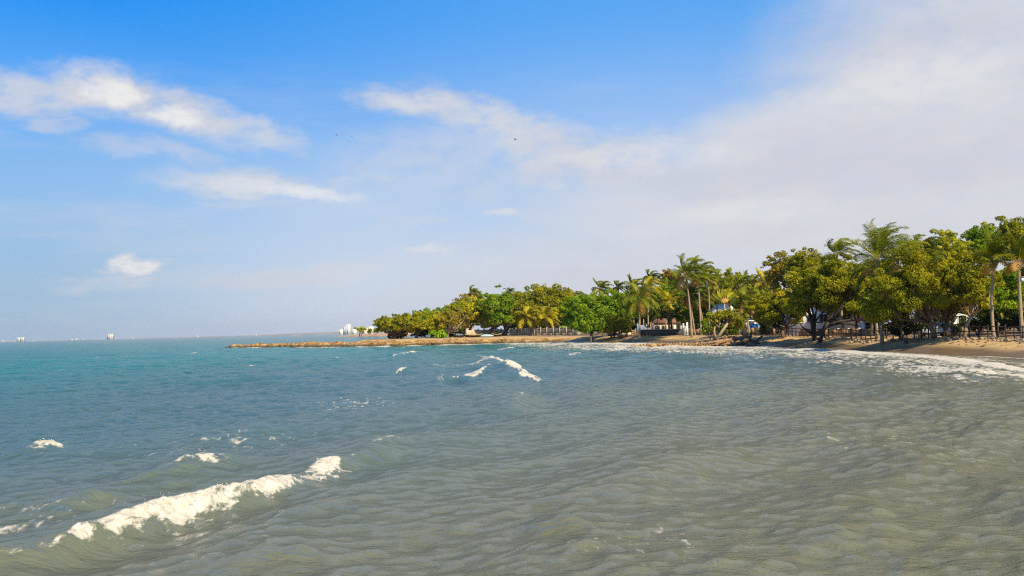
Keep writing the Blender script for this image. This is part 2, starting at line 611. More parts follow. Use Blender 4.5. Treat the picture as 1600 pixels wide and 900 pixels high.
# dark weed lines left by the tide
weed = t.smooth(n2, .60, .70)
c1 = t.mix(t.math('MULTIPLY', weed, .6), c1, (.075, .05, .03, 1))
c2 = t.mix(aw, c1, wetc)
t.link(c2, b.inputs['Base Color'])
t.put(b.inputs['Roughness'], t.math('SUBTRACT', .95, t.math('MULTIPLY', aw, .55)))
bp = t.node('ShaderNodeBump')
bp.inputs['Strength'].default_value = .5
bp.inputs['Distance'].default_value = .12
t.link(n1, bp.inputs['Height'])
t.link(bp.outputs[0], b.inputs['Normal'])
t.link(b.outputs[0], out.inputs[0])
tag(link('ground', me, m), kind='structure')

# ------------------------------------------------------------------ sea
rows = [6.5]
while rows[-1] < 9000:
    d = rows[-1]
    step = 0.075 if d < 28 else (0.075 + (d - 28) * 0.0028 if d < 110 else (0.305 + (d - 110) * .0075 if d < 420 else 2.6 * (d / 420) ** 1.9))
    rows.append(d + step)
rows = np.array(rows)
cols = np.radians(np.concatenate([np.linspace(-80, -40, 20)[:-1], np.linspace(-40, 40, 590), np.linspace(40, 80, 20)[1:]]))
D, A = np.meshgrid(rows, cols, indexing='ij')
step_r = np.gradient(rows)[:, None] * np.ones_like(D)
X = D * np.sin(A)
Y = D * np.cos(A)
Ssea = -land_s(X, Y)                       # metres offshore
H = np.zeros_like(X)
DX = np.zeros_like(X)
DY = np.zeros_like(X)
wr = np.random.default_rng(11)
damp = np.clip(Ssea / 14, 0.12, 1)
patch = 0.55 + 0.9 * fbm(X * .05, Y * .035, 3, 71)
for kx in range(80):
    lam = 0.34 * (25 ** (kx / 79.0))
    main = math.atan2(-.33, .95) if lam > 3 else math.atan2(-.9, .42)
    spread = 0.30 if lam > 4 else 0.95
    th = main + wr.normal(0, spread)
    amp = (.106 if lam < .8 else (.060 if lam < 3 else .066)) * lam * .0546 * wr.uniform(.6, 1.4)
    if lam > 5:
        amp *= .9
    kk = 2 * math.pi / lam
    ph = kk * (X * math.cos(th) + Y * math.sin(th)) + wr.uniform(0, 6.283)
    cell = np.maximum(step_r * (.35 + .65 * abs(math.sin(th))), D * 0.0024)
    fade = sstep(2.2, 5.0, lam / cell)
    aa = amp * fade * damp * (patch if lam < 2.5 else 1.0)
    H += aa * np.cos(ph)
    DX -= aa * .75 * math.cos(th) * np.sin(ph)
    DY -= aa * .75 * math.sin(th) * np.sin(ph)

FO = np.zeros_like(X)       # foam amount
THICK = np.zeros_like(X)    # thick froth


def breaker(pts, amps, foams, wb, wf, fw_front, wr_=None):
    """ridge along pts (x,y): gentle back, steep front on the right-hand side of travel; foam spills down the front"""
    global H
    pts = np.array(pts, dtype=float)
    lo, hi = pts.min(0) - 8, pts.max(0) + 8
    msk = (X > lo[0]) & (X < hi[0]) & (Y > lo[1]) & (Y < hi[1])
    if not msk.any():
        return
    x, y = X[msk], Y[msk]
    x = x + (fbm(x * .8, y * .5, 3, 91) - .5) * .35 * wf / .45
    best = np.full(x.shape, 1e9)
    U = np.zeros_like(x)
    T = np.zeros_like(x)
    nseg = len(pts) - 1
    for s_ in range(nseg):
        a, b_ = pts[s_], pts[s_ + 1]
        dv = b_ - a
        L = np.hypot(*dv)
        tt = ((x - a[0]) * dv[0] + (y - a[1]) * dv[1]) / L ** 2
        tc_ = np.clip(tt, 0, 1)
        ex, ey = x - a[0] - tc_ * dv[0], y - a[1] - tc_ * dv[1]
        dd = np.hypot(ex, ey)
        sg = np.sign((x - a[0]) * dv[1] - (y - a[1]) * dv[0])   # + on the right of the direction a->b
        upd = dd < best
        best = np.where(upd, dd, best)
        U = np.where(upd, sg * dd, U)
        T = np.where(upd, (s_ + tc_) / nseg, T)
    am = np.interp(T, np.linspace(0, 1, len(amps)), amps)
    fo = np.interp(T, np.linspace(0, 1, len(foams)), foams)
    prof = np.where(U < 0, np.exp(-(U / wb) ** 2), np.exp(-(U / wf) ** 2))
    trough = -.22 * np.exp(-((U - 2.6 * wf) / (1.4 * wf)) ** 2)
    H[msk] += am * (prof + trough)
    edge = fw_front * (.45 + 1.1 * fbm(x * 2.2, y * 1.4, 3, 55)) * (.3 + .7 * fo)
    f = fo * sstep(-.35 * wf - .02, .02, U) * sstep(edge * 1.15, edge * .35, U)
    FO[msk] = np.maximum(FO[msk], f)
    THICK[msk] = np.maximum(THICK[msk], f)


def crest(pxs, z):
    return [tuple(on_level(px, py, z)[:2]) for px, py in pxs]


main_crest = crest([(-260, 905), (-60, 862), (70, 842), (150, 823), (235, 797), (320, 775), (398, 757), (445, 742), (500, 718), (545, 706), (600, 689), (660, 676)], .20)
breaker(main_crest, [.10, .22, .27, .31, .34, .35, .34, .30, .33, .20, .19, .04],
        [.1, .18, .28, .68, .86, .86, .76, .42, .86, .0, .34, 0], 1.2, .42, .84)
for pts, z, am, fo, wb, wf, ff in [
    ([(20, 700), (55, 692), (75, 689), (95, 686)], .2, [.08, .26, .28, .08], [0, .9, 1, 0], 1.0, .38, .62),
    ([(255, 735), (298, 725), (320, 721), (338, 718), (390, 712)], .2, [.08, .26, .29, .22, .06], [0, .6, 1, .5, 0], 1.0, .38, .62),
    ([(60, 790), (110, 777), (150, 770), (200, 766), (240, 762)], .2, [.08, .24, .30, .24, .06], [0, 0, 0, 0, 0], 1.0, .40, .5),
    ([(835, 586), (818, 579), (800, 570), (775, 563), (752, 555), (745, 551)], .38, [.1, .26, .36, .36, .25, .05], [.5, .8, .84, .84, .6, 0], 1.8, .7, 1.0),
    ([(812, 584), (800, 578), (783, 573), (765, 577), (745, 582), (715, 585), (690, 583)], .22, [.05, .2, .28, .25, .18, .1, .03], [.3, .8, 1, .9, .85, .7, .2], 1.4, .6, 1.0),
    ([(772, 562), (752, 567), (735, 571), (705, 572), (680, 569), (660, 567)], .22, [.1, .25, .22, .16, .1, .03], [.6, .9, .85, .75, .5, .0], 1.6, .7, 1.1),
    ([(655, 603), (690, 592), (715, 590), (745, 594)], .22, [.05, .24, .24, .05], [0, .4, .45, 0], 1.2, .6, .6),
    ([(765, 640), (795, 629), (815, 617), (830, 610)], .22, [.05, .30, .28, .05], [0, 0, .3, 0], 1.2, .6, .5),
    ([(500, 650), (545, 643), (590, 636)], .2, [.03, .2, .03], [0, 0, 0], 1.1, .55, .5),
    ([(850, 822), (895, 806), (925, 800)], .15, [.04, .24, .04], [0, 0, 0], .9, .5, .4),
    ([(575, 712), (600, 700), (640, 690)], .2, [.03, .16, .02], [0, .1, 0], .9, .45, .5),
    ([(610, 554), (640, 548), (655, 546)], .3, [.05, .2, .05], [.3, .9, .2], 1.6, .7, 1.0),
    ([(618, 579), (632, 576), (640, 575)], .25, [.03, .16, .03], [.3, .9, .2], 1.2, .6, .6),
    ([(775, 544), (795, 541), (808, 541)], .3, [.05, .2, .05], [.4, .9, .2], 2.0, 1.0, 1.2),
    ([(888, 553), (905, 550), (918, 549)], .3, [.05, .18, .05], [.3, .9, .2], 1.6, .9, .9),
    ([(298, 551), (308, 549), (318, 549)], .3, [.05, .18, .05], [.4, .9, .2], 1.6, .8, 1.0),
]:
    breaker(crest(pts, z), am, fo, wb, wf, ff)
# scattered distant whitecaps
for kx in range(36):
    px = wr.uniform(-300, 720)
    d = math.exp(wr.uniform(math.log(85), math.log(1500)))
    c = at(px, 530, d)
    L = wr.uniform(.6, 1.6) * (d / 150) ** .5
    breaker([(c.x - .3 * L, c.y - L), (c.x, c.y), (c.x + .35 * L, c.y + L)], [.03, .16, .03], [.2, wr.uniform(.5, .9), .1], 1.2, .7, .7 * (d / 150) ** .5)
# surf lines running in along the beach
off = np.clip(Ssea, 0, 100)
beach_w = sstep(226, 206, Y)
wob = (fbm(X * .07, Y * .035, 3, 41) - .5)
for c0, am, w_ in ((2.6, .14, .9), (6.6, .22, 1.2), (12.5, .16, 1.6)):
    u = Ssea - (np.interp(Y, [50, 61, 77, 102, 130], [9.5, 8.0, 5.0, 3.2, 1.8]) + c0 - 2.6 + wob * 3.0)
    H += beach_w * am * np.where(u > 0, np.exp(-(u / (1.8 * w_)) ** 2), np.exp(-(u / (.6 * w_)) ** 2)) * sstep(35, 60, Y)
s_f = np.interp(Y, [50, 61, 77, 102, 130, 160, 190, 215], [9.5, 8.0, 5.0, 3.6, 6.0, 6.5, 4.0, 3.0]) + wob * 3.0
rel = Ssea - s_f
streak = fbm(X * .55 + Y * .05, Y * .16, 4, 47)
on_b = beach_w * sstep(36, 50, Y)
wl = np.interp(Y, [55, 75, 100, 130, 180, 215], [8.5, 10.5, 15, 19, 16, 9])
lacy = sstep(wl * 1.35, wl * .35, rel) * sstep(-7, -1, rel)
FOs = on_b * np.clip(.05 + np.interp(Y, [60, 110], [.56, .72]) * lacy * (.25 + 1.0 * streak), 0, .78) * sstep(wl * 1.4, wl, rel) * (Ssea > -1) * (rel > -1.5 - .6 * s_f)
edge0 = on_b * sstep(1.9, .7, np.abs(rel) * np.interp(Y, [60, 90, 180], [1.3, .8, .5])) * (.72 + .5 * fbm(X * .3, Y * .12, 3, 49))
edge1 = on_b * np.maximum(sstep(1.0, .4, np.abs(rel - 4.6 - wob * 4.0)), sstep(1.2, .4, np.abs(rel - 9.5 - wob * 7.0)) * sstep(80, 100, Y)) * .8 * sstep(.40, .56, fbm(X * .1, Y * .05, 2, 43))
edge2 = on_b * sstep(.9, .3, np.abs(Ssea + .1)) * .6
FO = np.maximum.reduce([FO, FOs, np.clip(edge0, 0, 1), edge1, edge2])
# wash along the rock ledge
LEDGE = np.array([tuple(on_level(px, py, 0)[:2]) for px, py in [(905, 534.5), (860, 535.5), (800, 537), (730, 538.5), (660, 540), (600, 541.5), (560, 541.8), (500, 542.5), (460, 542.5), (435, 542.4), (400, 543), (352, 543.5)]])
dl = seg_dist(X, Y, LEDGE, False)
FO = np.maximum(FO, sstep(9, 2, dl) * .75 * sstep(.40, .62, fbm(X * .22, Y * .1, 3, 61)) * (Y < 300))
# lacy patches left behind the breaker and thin lines near the camera
for px, py, r_, a_ in [(50, 815, 1.3, .30), (110, 812, .7, .33), (20, 838, .7, .28), (1040, 845, 1.0, .22), (560, 630, 2.2, .30), (1400, 690, 3, .16), (970, 850, .8, .2), (350, 690, 2.5, .2), (300, 820, .8, .3)]:
    c = on_level(px, py, 0)
    g = np.exp(-(((X - c.x) / r_) ** 2 + ((Y - c.y) / (r_ * 1.6)) ** 2))
    FO = np.maximum(FO, a_ * g)
# froth relief
near = D < 140
lump = np.zeros_like(X)
xn, yn = X[near], Y[near]
sc_ = np.where(D[near] < 45, 1.0, .35)
lump[near] = (fbm(xn * 4.5 * sc_, yn * 4 * sc_, 4, 81, .5) - .38) / sc_ ** .5
H += np.clip(THICK, 0, 1) ** 1.2 * (lump * .20 + .0) * np.where(D < 45, 1, .9)
q_off = Y * .6 - X * 1.2 + (fbm(X * .03, Y * .02, 3, 21) - .5) * 30
tb = sstep(-4, 34, q_off)[..., None]
tt = sstep(26, 150, q_off)[..., None]
olive = np.array((.108, .112, .068))
blueg = np.array((.052, .102, .110))
teal = np.array((.002, .125, .105))
WC = olive * (1 - tb) + blueg * tb
WC = WC * (1 - tt) + teal * tt
pale = sstep(20, 2, Ssea)[..., None] * beach_w[..., None]
WC = WC * (1 - .25 * pale) + np.array((.15, .14, .11)) * .25 * pale
WC = WC * (.86 + .28 * fbm(X * .02, Y * .006, 3, 23))[..., None]
nr, nc = X.shape
i, j = np.meshgrid(np.arange(nr - 1), np.arange(nc - 1), indexing='ij')
q = np.stack([i * nc + j, i * nc + j + 1, (i + 1) * nc + j + 1, (i + 1) * nc + j], -1).reshape(-1, 4)
keep = Ssea.ravel()[q].max(1) > -5
q = q[keep]
me = make_mesh('sea', np.stack([(X + DX).ravel(), (Y + DY).ravel(), H.ravel()], 1), q, True)
attr_f(me, 'foam', FO.ravel())
attr_f(me, 'froth', THICK.ravel())
attr_c(me, 'body', WC.reshape(-1, 3))
SEA_H = (X, Y, H)
m, t, out = new_mat('sea_water')
co = t.node('ShaderNodeTexCoord').outputs['Object']
body = t.node('ShaderNodeAttribute', attribute_name='body').outputs['Color']
fo = t.node('ShaderNodeAttribute', attribute_name='foam').outputs['Fac']
fr = t.node('ShaderNodeAttribute', attribute_name='froth').outputs['Fac']
r1 = t.noise(t.mapping(co, rot=(0, 0, .25), scale=(5.0, 9.5, 1)), 1.0, 4, .65)
r2 = t.noise(t.mapping(co, rot=(0, 0, .2), scale=(.9, 2.2, 1)), 1.0, 3, .55)
hgt = t.math('ADD', t.math('MULTIPLY', r1, .35), t.math('MULTIPLY', r2, .65))
bp = t.node('ShaderNodeBump')
bp.inputs['Strength'].default_value = 1.0
bp.inputs['Distance'].default_value = .135
t.link(hgt, bp.inputs['Height'])
dif = t.node('ShaderNodeBsdfDiffuse')
t.link(body, dif.inputs[0])
t.link(bp.outputs[0], dif.inputs['Normal'])
gl = t.node('ShaderNodeBsdfGlossy')
gl.inputs['Roughness'].default_value = .08
t.link(bp.outputs[0], gl.inputs['Normal'])
fr_ = t.node('ShaderNodeFresnel')
fr_.inputs[0].default_value = 1.333
t.link(bp.outputs[0], fr_.inputs['Normal'])
fac = t.math('MULTIPLY', fr_.outputs[0], .92, clamp=True)
wat = t.node('ShaderNodeMixShader')
t.link(fac, wat.inputs[0])
t.link(dif.outputs[0], wat.inputs[1])
t.link(gl.outputs[0], wat.inputs[2])
fm = t.node('ShaderNodeBsdfDiffuse')
t.put(fm.inputs[0], t.ramp(t.noise(co, 6.0, 6, .7), [(.3, (.30, .28, .21)), (.5, (.46, .44, .38)), (.68, (.56, .54, .49))]))
fbp = t.node('ShaderNodeBump')
fbp.inputs['Strength'].default_value = .6
fbp.inputs['Distance'].default_value = .05
fn = t.noise(co, 9.0, 5, .65)
t.link(fn, fbp.inputs['Height'])
t.link(fbp.outputs[0], fm.inputs['Normal'])
lace = t.noise(t.mapping(co, rot=(0, 0, .15), scale=(3.0, 1.1, 1)), 1.0, 7, .68, .6)
lace2 = t.noise(co, 5.0, 4, .6)
lc = t.math('ADD', t.math('MULTIPLY', lace, .72), t.math('MULTIPLY', lace2, .28))
lc = t.smooth(lc, .30, .70)
thr = t.math('SUBTRACT', 1.0, fo)
fmask = t.smooth(lc, t.math('SUBTRACT', thr, .14), t.math('ADD', thr, .22))
fmask = t.math('MULTIPLY', fmask, t.smooth(fo, .02, .12))
ms = t.node('ShaderNodeMixShader')
t.link(fmask, ms.inputs[0])
t.link(wat.outputs[0], ms.inputs[1])
t.link(fm.outputs[0], ms.inputs[2])
t.link(ms.outputs[0], out.inputs[0])
tag(link('sea', me, m), kind='structure')
FOAM_MAT = plain('spray_foam', (.5, .48, .44), .9, .04, 4, 0)

# droplets and froth lumps thrown up along the near breakers
sel = np.argwhere((THICK > .8) & (D < 34))
ico = np.array([(0, 0, 1), (.894, 0, .447), (.276, .851, .447), (-.724, .526, .447), (-.724, -.526, .447), (.276, -.851, .447), (.724, .526, -.447), (-.276, .851, -.447), (-.894, 0, -.447), (-.276, -.851, -.447), (.724, -.526, -.447), (0, 0, -1)])
icf = np.array([(0, 1, 2), (0, 2, 3), (0, 3, 4), (0, 4, 5), (0, 5, 1), (1, 6, 2), (2, 7, 3), (3, 8, 4), (4, 9, 5), (5, 10, 1), (2, 6, 7), (3, 7, 8), (4, 8, 9), (5, 9, 10), (1, 10, 6), (6, 11, 7), (7, 11, 8), (8, 11, 9), (9, 11, 10), (10, 11, 6)])
if len(sel):
    N = 120
    pk = sel[wr.integers(0, len(sel), N)]
    pos = np.stack([(X + DX)[pk[:, 0], pk[:, 1]], (Y + DY)[pk[:, 0], pk[:, 1]], H[pk[:, 0], pk[:, 1]]], 1)
    r_ = wr.uniform(.004, .014, N)
    pos += wr.normal(0, 1, (N, 3)) * np.array((.05, .06, .0))
    pos[:, 2] += np.abs(wr.normal(0, .035, N))
    vv = (pos[:, None, :] + ico[None] * (r_[:, None, None] * wr.uniform(.7, 1.3, (N, 1, 3)))).reshape(-1, 3)
    ff = (icf[None] + (np.arange(N) * 12)[:, None, None]).reshape(-1, 3)
    tag(link('sea_spray', make_mesh('sea_spray', vv, ff, True), FOAM_MAT), 'white froth and spray tumbling down the front of the near breaker', kind='stuff')
SEA_KEEP = None

# ------------------------------------------------------------------ rock ledge (spit)
seg = np.hypot(*np.diff(LEDGE, axis=0).T)
cum = np.concatenate([[0], np.cumsum(seg)])
NA, NC = 420, 34
al_ = np.linspace(0, cum[-1], NA)
cx = np.interp(al_, cum, LEDGE[:, 0])
cy = np.interp(al_, cum, LEDGE[:, 1])
tx, ty = np.gradient(cx), np.gradient(cy)
ln = np.hypot(tx, ty)
nxv, nyv = ty / ln, -tx / ln         # towards land side
flip = np.sign(nyv.mean())
nxv, nyv = nxv * flip, nyv * flip
wid = np.interp(al_, [0, 30, 60, cum[-1] - 60, cum[-1] - 22, cum[-1]], [6, 9, 12, 9, 7, 2.0])
hgt_ = np.interp(al_, [0, 12, 40, cum[-1] - 50, cum[-1] - 26, cum[-1] - 23, cum[-1] - 20, cum[-1] - 6, cum[-1]], [.5, .85, .85, .85, .9, .35, .8, .7, .15])
sv = np.linspace(0, 1, NC)
prof = np.interp(sv, [0, .06, .14, .22, .34, .8, .9, 1], [-.8, .0, .55, .85, 1, .95, .45, -.8])
AA, SS = np.meshgrid(np.arange(NA), np.arange(NC), indexing='ij')
RX = cx[AA] + nxv[AA] * (sv[SS] * wid[AA] - .4)
RY = cy[AA] + nyv[AA] * (sv[SS] * wid[AA] - .4)
rn = fbm(RX * .9, RY * .9, 5, 101, .6) - .5
rn2 = fbm(RX * .22, RY * .3, 3, 131) - .5
RZ = np.where(prof[SS] > 0, prof[SS] * hgt_[AA], prof[SS]) + rn * 1.15 + rn2 * .6
RX2 = RX + (fbm(RX * .7, RY * .7, 3, 111) - .5) * 1.2
RY2 = RY + (fbm(RX * .7, RY * .7, 3, 121) - .5) * 1.6
i, j = np.meshgrid(np.arange(NA - 1), np.arange(NC - 1), indexing='ij')
q = np.stack([i * NC + j, i * NC + j + 1, (i + 1) * NC + j + 1, (i + 1) * NC + j], -1).reshape(-1, 4)
m, t, out = new_mat('brown_coral_rock')
b = t.node('ShaderNodeBsdfPrincipled')
co = t.node('ShaderNodeTexCoord').outputs['Object']
n1 = t.noise(co, .8, 7, .65)
sepz = t.node('ShaderNodeSeparateXYZ')
t.link(co, sepz.inputs[0])
col = t.ramp(n1, [(.34, (.07, .04, .018)), (.48, (.24, .14, .048)), (.66, (.44, .28, .10))])  # noise hollows coloured dark, standing for shade in the crevices
weedl = t.smooth(t.math('ADD', sepz.outputs[2], t.math('MULTIPLY', n1, .5)), .95, .5)      # dark band of weed below the tide line
col = t.mix(t.math('MULTIPLY', weedl, .88), col, (.05, .042, .02, 1))
t.link(col, b.inputs['Base Color'])
b.inputs['Roughness'].default_value = .9
bp = t.node('ShaderNodeBump')
bp.inputs['Strength'].default_value = .8
bp.inputs['Distance'].default_value = .3
t.link(n1, bp.inputs['Height'])
t.link(bp.outputs[0], b.inputs['Normal'])
t.link(b.outputs[0], out.inputs[0])
LEDGE_MAT = m
tag(link('rock_ledge', make_mesh('rock_ledge', np.stack([RX2.ravel(), RY2.ravel(), RZ.ravel()], 1), q, False), m), 'long low ledge of brown coral rock running out into the sea', kind='structure')


def rock_mesh(name, seed, flat=.7):
    r = np.random.default_rng(seed)
    v = ico.copy()
    # subdivide once
    ed = {}
    vs = [tuple(p) for p in v]
    fs = []

    def mid(a, b_):
        k_ = (min(a, b_), max(a, b_))
        if k_ not in ed:
            p = (np.array(vs[a]) + np.array(vs[b_])) / 2
            vs.append(tuple(p / np.linalg.norm(p)))
            ed[k_] = len(vs) - 1
        return ed[k_]
    for a, b_, c_ in icf:
        ab, bc, ca = mid(a, b_), mid(b_, c_), mid(c_, a)
        fs += [(a, ab, ca), (b_, bc, ab), (c_, ca, bc), (ab, bc, ca)]
    v = np.array(vs)
    for _ in range(6):       # chop facets
        n = r.normal(0, 1, 3)
        n /= np.linalg.norm(n)
        d = r.uniform(.55, .85)
        k_ = v @ n
        v = v - np.maximum(k_ - d, 0)[:, None] * n
    v *= np.array((r.uniform(.8, 1.2), r.uniform(.7, 1.1), flat))
    return make_mesh(name, v, np.array(fs), False)


def rubble(name, pts, radii, mat, label):
    r = np.random.default_rng(len(pts))
    N = len(pts)
    vv = (np.array(pts)[:, None, :] + ico[None] * (np.array(radii)[:, None, None] * r.uniform(.55, 1.2, (N, 12, 1)) * np.array((1, 1, .75)))).reshape(-1, 3)
    ff = (icf[None] + (np.arange(N) * 12)[:, None, None]).reshape(-1, 3)
    return tag(link(name, make_mesh(name, vv, ff, False), mat), label, kind='stuff')


# loose broken rock along the foot and on the back of the ledge
pts, rad = [], []
rr = np.random.default_rng(5)
for k_ in range(1500):
    a = rr.uniform(0, cum[-1] - 6)
    if a > cum[-1] - 62 and rr.random() < .6:
        continue
    ix = int(a / cum[-1] * (NA - 1))
    s_ = rr.choice([rr.normal(.5, .5), rr.uniform(0, wid[ix])])
    x, y = cx[ix] + nxv[ix] * s_, cy[ix] + nyv[ix] * s_
    z = (hgt_[ix] if s_ > 1.6 else max(0, s_) * .5) - .05
    pts.append((x, y, z))
    rad.append(rr.uniform(.08, .34))
rubble('ledge_rubble', pts, rad, LEDGE_MAT, 'broken brown rock strewn along the edge of the ledge')
# low reef in front of the sea wall and under the driftwood
pts, rad = [], []
for k_ in range(900):
    px = rr.uniform(985, 1150)
    d = np.interp(px, [985, 1060, 1100, 1150], [150, 146, 141, 136]) + rr.normal(0, 1.6)
    c = at(px, 540, d)
    top = np.interp(px, [985, 1020, 1080, 1150], [.0, .10, .25, .35])
    pts.append((c.x, c.y, top + rr.normal(-.05, .12)))
    rad.append(rr.uniform(.08, .30))
for k_ in range(420):
    px = rr.uniform(1060, 1180)
    d = rr.uniform(138, 156)
    c = at(px, 535, d)
    pts.append((c.x, c.y, max(gz(c.x, c.y), .1) + .02))
    rad.append(rr.uniform(.07, .24))
rubble('reef_rubble', pts, rad, ROCK_B, 'low heap of brown rocks at the water edge below the driftwood')

# ------------------------------------------------------------------ trees
def leaf_cloud(centers, radii, n, size, r, flat=.68, droop=0.0):
    """n leaf faces spread through clumps; returns verts, quads, tint"""
    K = len(centers)
    w = radii ** 2
    idx = r.choice(K, n, p=w / w.sum())
    d = r.normal(0, 1, (n, 3))
    d /= np.linalg.norm(d, axis=1)[:, None]
    rad = r.uniform(0.4, 1.0, n) ** .5
    pos = centers[idx] + d * (radii[idx] * rad)[:, None] * np.array((1, 1, flat))
    nrm = d * .8 + r.normal(0, .55, (n, 3)) + np.array((0, 0, .35))
    nrm /= np.linalg.norm(nrm, axis=1)[:, None]
    a = np.cross(nrm, r.normal(0, 1, (n, 3)))
    a /= np.linalg.norm(a, axis=1)[:, None] + 1e-9
    b_ = np.cross(nrm, a)
    sz = size * r.uniform(.55, 1.35, n)
    L, Wd = sz[:, None] * a * .75, sz[:, None] * b_ * .42
    bend = nrm * (sz * .18)[:, None]
    v = np.stack([pos - L, pos + Wd + bend, pos + L, pos - Wd + bend], 1).reshape(-1, 3)
    q_ = np.arange(n * 4).reshape(-1, 4)
    ct = r.normal(0, .17, K)
    tint = np.clip(.5 + ct[idx] * .8 + r.normal(0, .10, n), 0, 1)
    return v, q_, np.repeat(tint, 4)


LEAVES = 0


def tree(label, box, d, base=None, mat='olive', bark=None, dens=1.0, name='broadleaf_tree', group=None, limbs=7, trunk_r=None, seed=None, stems=1, depth=.8, leafsize=1.0, clump=1.0, gap=0.0, top_bias=0.3):
    """box: crown in photo pixels (left, right, top, bottom); base: photo column of the foot"""
    global LEAVES
    r = np.random.default_rng(seed if seed is not None else int(box[0] * 7 + box[2] * 13 + d))
    l, rgt, tp, bt = box
    gx_, gy_ = (rgt - l) * .07, (bt - tp) * .10
    l, rgt, bt = l - gx_, rgt + gx_, min(bt + gy_, 526)
    pc = (l + rgt) / 2
    base = pc if base is None else base
    top = at(pc, tp, d)
    bot = at(pc, bt, d)
    foot = at(base, bt, d)
    g = gz(foot.x, foot.y)
    root = empty(name, (foot.x, foot.y, g), label, 'tree', group)
    half = (rgt - l) / 2 * d / F
    hz = (top.z - bot.z) / 2
    cen = np.array((top.x - foot.x, 0, (top.z + bot.z) / 2 - g))
    # clumps
    K = int(np.clip(48 * (half / max(hz, .5)) ** .4 * dens ** .3, 24, 76))
    dirs = r.normal(0, 1, (K, 3))
    dirs /= np.linalg.norm(dirs, axis=1)[:, None]
    dirs[:, 2] = dirs[:, 2] * .9 + top_bias * .5
    rad = r.uniform(.35, 1.0, K) ** .6
    hxy = np.hypot(dirs[:, 0], dirs[:, 1]) + 1e-6
    low = dirs[:, 2] < .15
    dirs[low, :2] *= (np.maximum(hxy[low], .88) / hxy[low])[:, None]
    cr = r.uniform(.16, .34, K) * min(half, hz * 1.25) * clump
    ext = np.array((half, half * depth, hz))
    ctr = cen + dirs * rad[:, None] * np.maximum(ext - cr[:, None] * .8, ext * .35)
    ctr[:, 2] = np.maximum(ctr[:, 2], cen[2] - hz + cr * .5)
    # small twigs of leaves that break the outline
    K2 = int(K * .9) + 4
    d2 = r.normal(0, 1, (K2, 3))
    d2[:, 2] = np.abs(d2[:, 2]) * .8
    d2 /= np.linalg.norm(d2, axis=1)[:, None]
    ctr2 = cen + d2 * ext * r.uniform(.86, 1.07, (K2, 1))
    cr2 = r.uniform(.05, .17, K2) * min(half, hz)
    ctr = np.vstack([ctr, ctr2])
    cr = np.concatenate([cr, cr2])
    # limbs
    tb_ = MB()
    tr = trunk_r or max(.13, half * .055)
    Kl = len(ctr) - K2
    for s_ in range(stems):
        off0 = np.array((r.normal(0, .25) * (stems > 1) * 1.5, r.normal(0, .25) * (stems > 1), -.25))
        fork = np.array((cen[0] * .35 + off0[0] * 2 + r.normal(0, .15), r.normal(0, .2), max(.5, (cen[2] - hz) * .75 + .25 * hz)))
        mid_ = off0 * .5 + fork * .5 + r.normal(0, .10, 3)
        tb_.tube([off0, mid_, fork], [tr * 1.25, tr, tr * .85], 8)
        for k_ in r.choice(Kl, min(limbs, Kl), replace=False):
            e_ = ctr[k_]
            p1 = fork * .6 + e_ * .4 + np.array((0, 0, -.12 * hz)) + r.normal(0, .12 * half, 3)
            tb_.tube([fork - (fork - mid_) * .05, p1, e_], [tr * .6, tr * .38, tr * .10], 6)
            for _ in range(2):
                e2 = e_ + r.normal(0, 1, 3) * cr[k_] * .8
                tb_.tube([p1 * .4 + e_ * .6, e2], [tr * .22, tr * .05], 4, cap=False)
    tb_.build('trunk', bark or BARK, root, True)
    if dens > 0:
        px_size = d / 1005.0
        size = max(.16, px_size * 1.65) * leafsize
        area = 4 * math.pi * (cr ** 2).sum()
        n = int(min(dens * area / (size * size * .63) * .68, 30000))
        LEAVES += n
        v, q_, ti = leaf_cloud(ctr, cr, n, size, r)
        me_ = make_mesh('crown', v, q_)
        attr_f(me_, 'tint', ti)
        link('crown', me_, LEAF[mat], root)
    return root


# ---- palms
WIND = np.array((.95, .25, 0.05))


